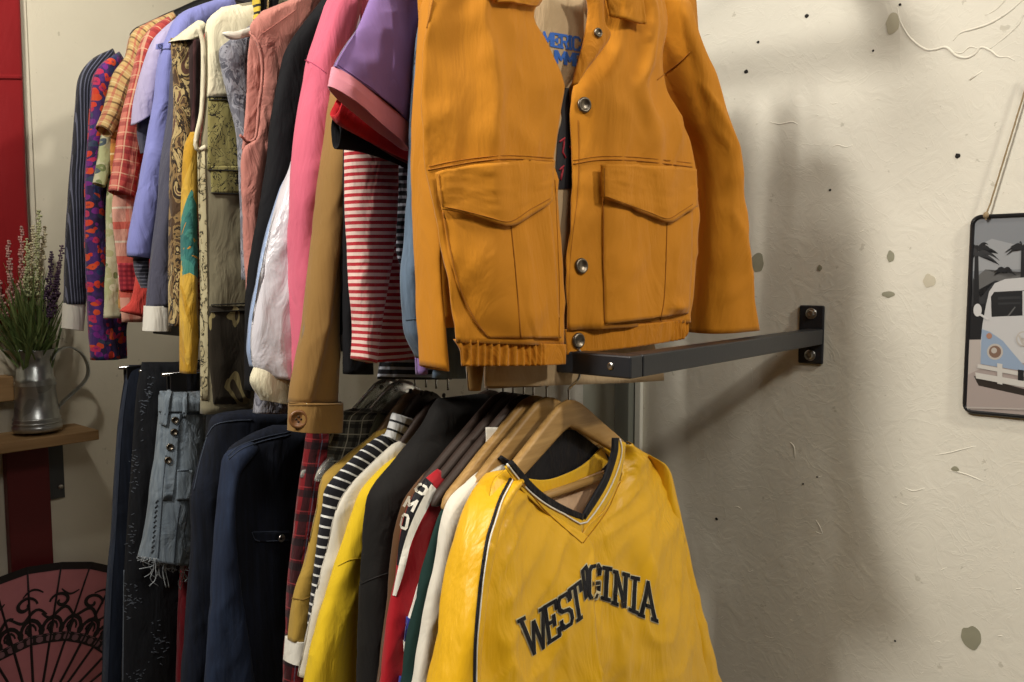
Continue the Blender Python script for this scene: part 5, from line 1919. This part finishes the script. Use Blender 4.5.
# blue white track
g = garment('track_pullover', 'white and royal blue track top peeping between red and green', 'top', S['track'], False, group=GL)
loft('sleeve', g, [(520, 438, 460), (560, 425, 446), (585, 417, 440), (619, 407, 432)], M_WHITEC, th=.01)
loft('blue_band', g, [(618, 406.5, 432), (630, 405, 430), (643, 403.5, 428)], M_BLU, th=.011, round_top=0)
loft('white_band', g, [(642, 403.5, 428), (660, 402, 426), (679, 400, 424)], M_WHITEC, th=.0105, round_top=0)
loft('blue_cuff', g, [(678, 400, 424), (720, 396, 420)], M_BLU, th=.011, round_top=0)
loft('collar', g, [(427, 485, 500), (446, 484, 504), (474, 466, 490, 478)], M_WHITEC, th=.0025, w=.0095)
loft('collar_band', g, [(482, 455, 490, 462), (474, 462, 484, 470), (466, 472, 474, 480)], M_BLU, th=.005, w=.014)
far_half(g, M_WHITEC, .56, True, .008, False)
# green
g = garment('jacket', 'bottle green jacket beside the white sweatshirt', 'jacket', S['green'], False, group=GL)
loft('sleeve', g, [(478, 466, 494, 478), (465, 480, 486, 494), (444, 504, 472, 516), (433, 528, 466, 535), (424, 560, 460, 560), (585, 418, 454), (631, 408, 444), (666, 403, 440), (740, 393, 432)], M_GRN, th=.009)
far_half(g, M_GRN, .56, True, .008, False)
# white sweatshirt
g = garment('sweatshirt', 'white long-sleeve sweatshirt with a black neck trim behind the jersey', 'sweatshirt', S['white'], False, group=GL)
loft('sleeve', g, [(499, 456, 514, 468), (480, 470, 504, 488), (465, 483, 496, 504), (449, 501, 486, 520), (441, 528, 480, 535), (436, 560, 474, 560), (598, 428, 468), (671, 415, 460), (740, 402, 450)], M_WHT, th=.012, amp=.006)
loft('neck_trim', g, [(493, 460, 500, 453), (498, 464, 506, 458), (503, 469, 510, 464)], M_BLKT, th=.009, w=.004, round_top=0)

far_half(g, M_WHT, .56, True, .008, False)
# yellow jersey -------------------------------------------------------------
g = garment('jersey', 'shiny yellow V-neck jersey with WEST VIRGINIA across the chest, front of the lower rail', 'jersey', S['jersey'], False, group=GL)


def cr_l(c, t, u, z, d):
    return .018 * max(0, (c - .3) / .7) ** 2 * min(1, t * 1.3) + .012 * math.exp(-((c + .55) / .2) ** 2) * t


def cr_r(c, t, u, z, d):
    return -.008 * math.exp(-((c + .9) / .25) ** 2) + .014 * math.exp(-((c - .05) / .3) ** 2) * t + .006 * math.exp(-((c - .75) / .15) ** 2) * t


wj = [.002, .006, .012, .02, .027, .034, .04, .046]
sheet('front_panel', g, [(506, 466, 510, 467), (492, 478, 527, 488), (486, 500, 541, 503), (482, 525, 562, 522), (479, 552, 582, 541), (476, 590, 580, 590), (473, 640, 582, 638), (472, 740, 588, 740)], M_JER, w=wj, bulge=.012, amp=.014, k=7, disp=cr_l, nu=50, nv=60)
sheet('front_panel', g, [(618, 444, 625, 441), (621, 462, 648, 456), (616, 482, 661, 474), (602, 508, 670, 510), (581, 538, 678, 545), (586, 590, 686, 590), (590, 640, 700, 640), (596, 740, 722, 740)], M_JER, w=wj, bulge=.012, amp=.014, k=7, disp=cr_r, nu=50, nv=60)
loft('sleeve', g, [(507, 468, 516, 474), (489, 480, 509, 488), (471, 507, 498, 510), (459.5, 540, 488, 545), (449, 585, 481, 587), (438, 637, 478, 640), (420, 740, 474, 740)], M_JER, th=.028, w=[.0, .004, .01, .016, .02, .025, .03], amp=.007)
loft('sleeve', g, [(634, 446, 648, 458), (648, 468, 664, 473), (656, 505, 673, 515), (664, 560, 687, 566), (676, 620, 703, 622), (690, 740, 736, 740)], M_JER, th=.024, w=[.0, .004, .01, .02, .028, .036], amp=.009)
sheet('back_panel', g, [(-.125, -.10, .11), (-.16, -.14, .19), (-.25, -.15, .2), (-.7, -.15, .2)], M_JER, w=-.022, local=True, amp=.004)
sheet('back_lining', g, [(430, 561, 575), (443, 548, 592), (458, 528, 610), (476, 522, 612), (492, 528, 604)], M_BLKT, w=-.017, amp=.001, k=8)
sheet('back_neck_band', g, [(524, 478, 532, 492), (545, 480, 550, 493), (566, 474, 571, 489), (586, 463, 594, 476), (602, 447, 609, 462)], M_JERB, w=-.012, amp=.001, nu=12)
sheet('inner_label', g, [(546, 494, 604, 470), (556, 503, 602, 484), (572, 512, 594, 500), (582, 520, 586, 514)], M_PINKL, w=-.008, amp=.003)
tr = g.bvh()
patch('collar_band', g, None, [(505, 467, 511, 463), (521, 489, 529, 482), (534, 502, 541, 494), (549, 515, 557, 505), (566, 528, 571, 514), (582.5, 541, 584, 521)], M_JERB, off=.001, nu=8, nv=30, w=.024)
patch('collar_band', g, None, [(616, 439, 626, 443), (614, 462, 624, 461), (609, 482, 618, 484), (598, 500, 606, 506), (590, 512, 595, 523), (583, 521, 582.5, 541)], M_JERB, off=.001, nu=8, nv=30, w=.024)
patch('black_trim', g, None, [(509, 463, 513, 460.5), (524, 483, 528.5, 478.5), (536, 495, 540.5, 490.5), (550, 505, 554, 500), (566, 513.5, 570, 508.5), (583.5, 520, 584.5, 514.5)], M_BLKT, off=.003, nu=6, nv=30, w=.024)
patch('black_trim', g, None, [(614, 438, 619, 438), (612.5, 454, 617.5, 455), (604.5, 478, 609.5, 480), (595, 495, 600, 498), (584, 514.5, 585.5, 520)], M_BLKT, off=.003, nu=6, nv=30, w=.024)
tr2 = g.bvh()
seam('white_piping', g, None, [smoothpoly([(507, 464), (523.5, 485), (535, 496), (549, 506), (566, 515), (583.5, 524), (598, 508), (608, 492), (617, 472), (622, 452), (620, 439)])], M_WHITEC, .0011, .003, w=.024)
seam('raglan_piping', g, tr2, [smoothpoly([(510.5, 479), (500, 499), (493, 520), (487, 540), (481, 577), (477.5, 610), (475, 645), (474, 690)])], M_BLKT, .0016, .001, w=.03)
seam('raglan_edge', g, tr2, [smoothpoly([(513, 480), (502.5, 500), (495.5, 521), (489.5, 541), (483.5, 577), (480, 610), (477, 645), (476, 690)])], M_WHITEC, .0009, .001, w=.03)
seam('stitching', g, tr2, [smoothpoly([(516, 474), (541, 506), (562, 526), (582, 543)]), smoothpoly([(621, 480), (606, 512), (583, 543)])], plain('jersey_thread', 'a5700a', .9), .0007)
LET = [('W', ((520, 620), (543, 608), (547.5, 645), (529, 656))), ('E', ((543, 607.5), (555, 600.5), (559.5, 635), (548, 642.5))), ('S', ((557, 599), (567.5, 592.5), (572.5, 622), (562.5, 629))), ('T', ((568.5, 590), (579.5, 582), (584, 615), (574, 622))),
       ('R', ((581.5, 571), (586, 566), (588, 594), (584.5, 598))), ('G', ((589, 567), (599.5, 565), (598, 597), (588.5, 598))), ('I', ((602, 567.5), (611.5, 569), (610, 600), (600.5, 597.5))),
       ('N', ((614, 571.5), (627.5, 575), (626, 607), (612.5, 602.5))), ('I', ((630, 577), (639.5, 579), (638, 613), (628, 609))), ('A', ((643, 580.5), (652.5, 583), (654.5, 620), (640.5, 615)))]
lettering('lettering_border', g, tr2, LET, cloth('cream_twill', 'c9bf9c'), 5.8, off=.0012)
lettering('lettering', g, tr2, LET, M_BLKT, 3.8, off=.0026)
# ================================================================== camera, light
cam = bpy.data.cameras.new('camera')
co = bpy.data.objects.new('camera', cam)
COL.objects.link(co)
co.location = CAM
co.rotation_euler = (math.pi / 2 - PITCH, 0, 0)
cam.sensor_width = 36
cam.lens = F / 1024 * 36
cam.clip_start = .02
bpy.context.scene.camera = co


def lamp(name, typ, loc, target, energy, col, size=.1, spot=None, blend=.3):
    l = bpy.data.lights.new(name, typ)
    l.energy = energy
    l.color = col
    if typ == 'AREA':
        l.shape = 'DISK'
        l.size = size
    else:
        l.shadow_soft_size = size
    if typ == 'SPOT':
        l.spot_size = math.radians(spot)
        l.spot_blend = blend
    o = bpy.data.objects.new(name, l)
    COL.objects.link(o)
    o.location = loc
    o.rotation_euler = (Vector(target) - Vector(loc)).to_track_quat('-Z', 'Y').to_euler()
    return o


LA = W0 - R * 1.8 - P * .5 + UPV * 2.84
lamp('ceiling_spot', 'SPOT', LA, railpt(.2) + Vector((0, 0, -  .4)), 108, (1, .93, .80), .08, 100, .6)
LB = W0 + R * .46 - P * 2.45 + UPV * 2.84
lamp('track_spot', 'SPOT', LB, W0 - R * .3 + UPV * 1.65, 188, (1, .95, .86), .14, 82, .7)
LB1 = W0 + R * .34 - P * 1.65 + UPV * 2.85
lamp('ceiling_lamp', 'SPOT', LB1, W0 - R * .3 + UPV * 1.5, 68, (1, .94, .84), .14, 105, .9)
LD = E0 - R * 1.05 - P * .75 + UPV * 2.85
lamp('corner_spot', 'SPOT', LD, E0 - P * .35 + UPV * 2.15, 92, (1, .93, .80), .06, 62, 1.0)
LC = W0 - R * 1.6 - P * 1.5 + UPV * 2.9
lamp('soft_fill', 'AREA', LC, LC - UPV, 24, (1, .95, .86), .9)  # added soft fill from the right, no fitting behind it
w = bpy.data.worlds.new('world')
bpy.context.scene.world = w
w.use_nodes = True
w.node_tree.nodes['Background'].inputs[0].default_value = (1, .9, .75, 1)
w.node_tree.nodes['Background'].inputs[1].default_value = .05
vs = bpy.context.scene.view_settings
bpy.context.scene.display_settings.display_device = 'sRGB'
vs.view_transform = 'Standard'
vs.look = 'None'
vs.exposure = -.1
vs.gamma = 1
vs.use_curve_mapping = False
bpy.context.scene.cycles.max_bounces = 6
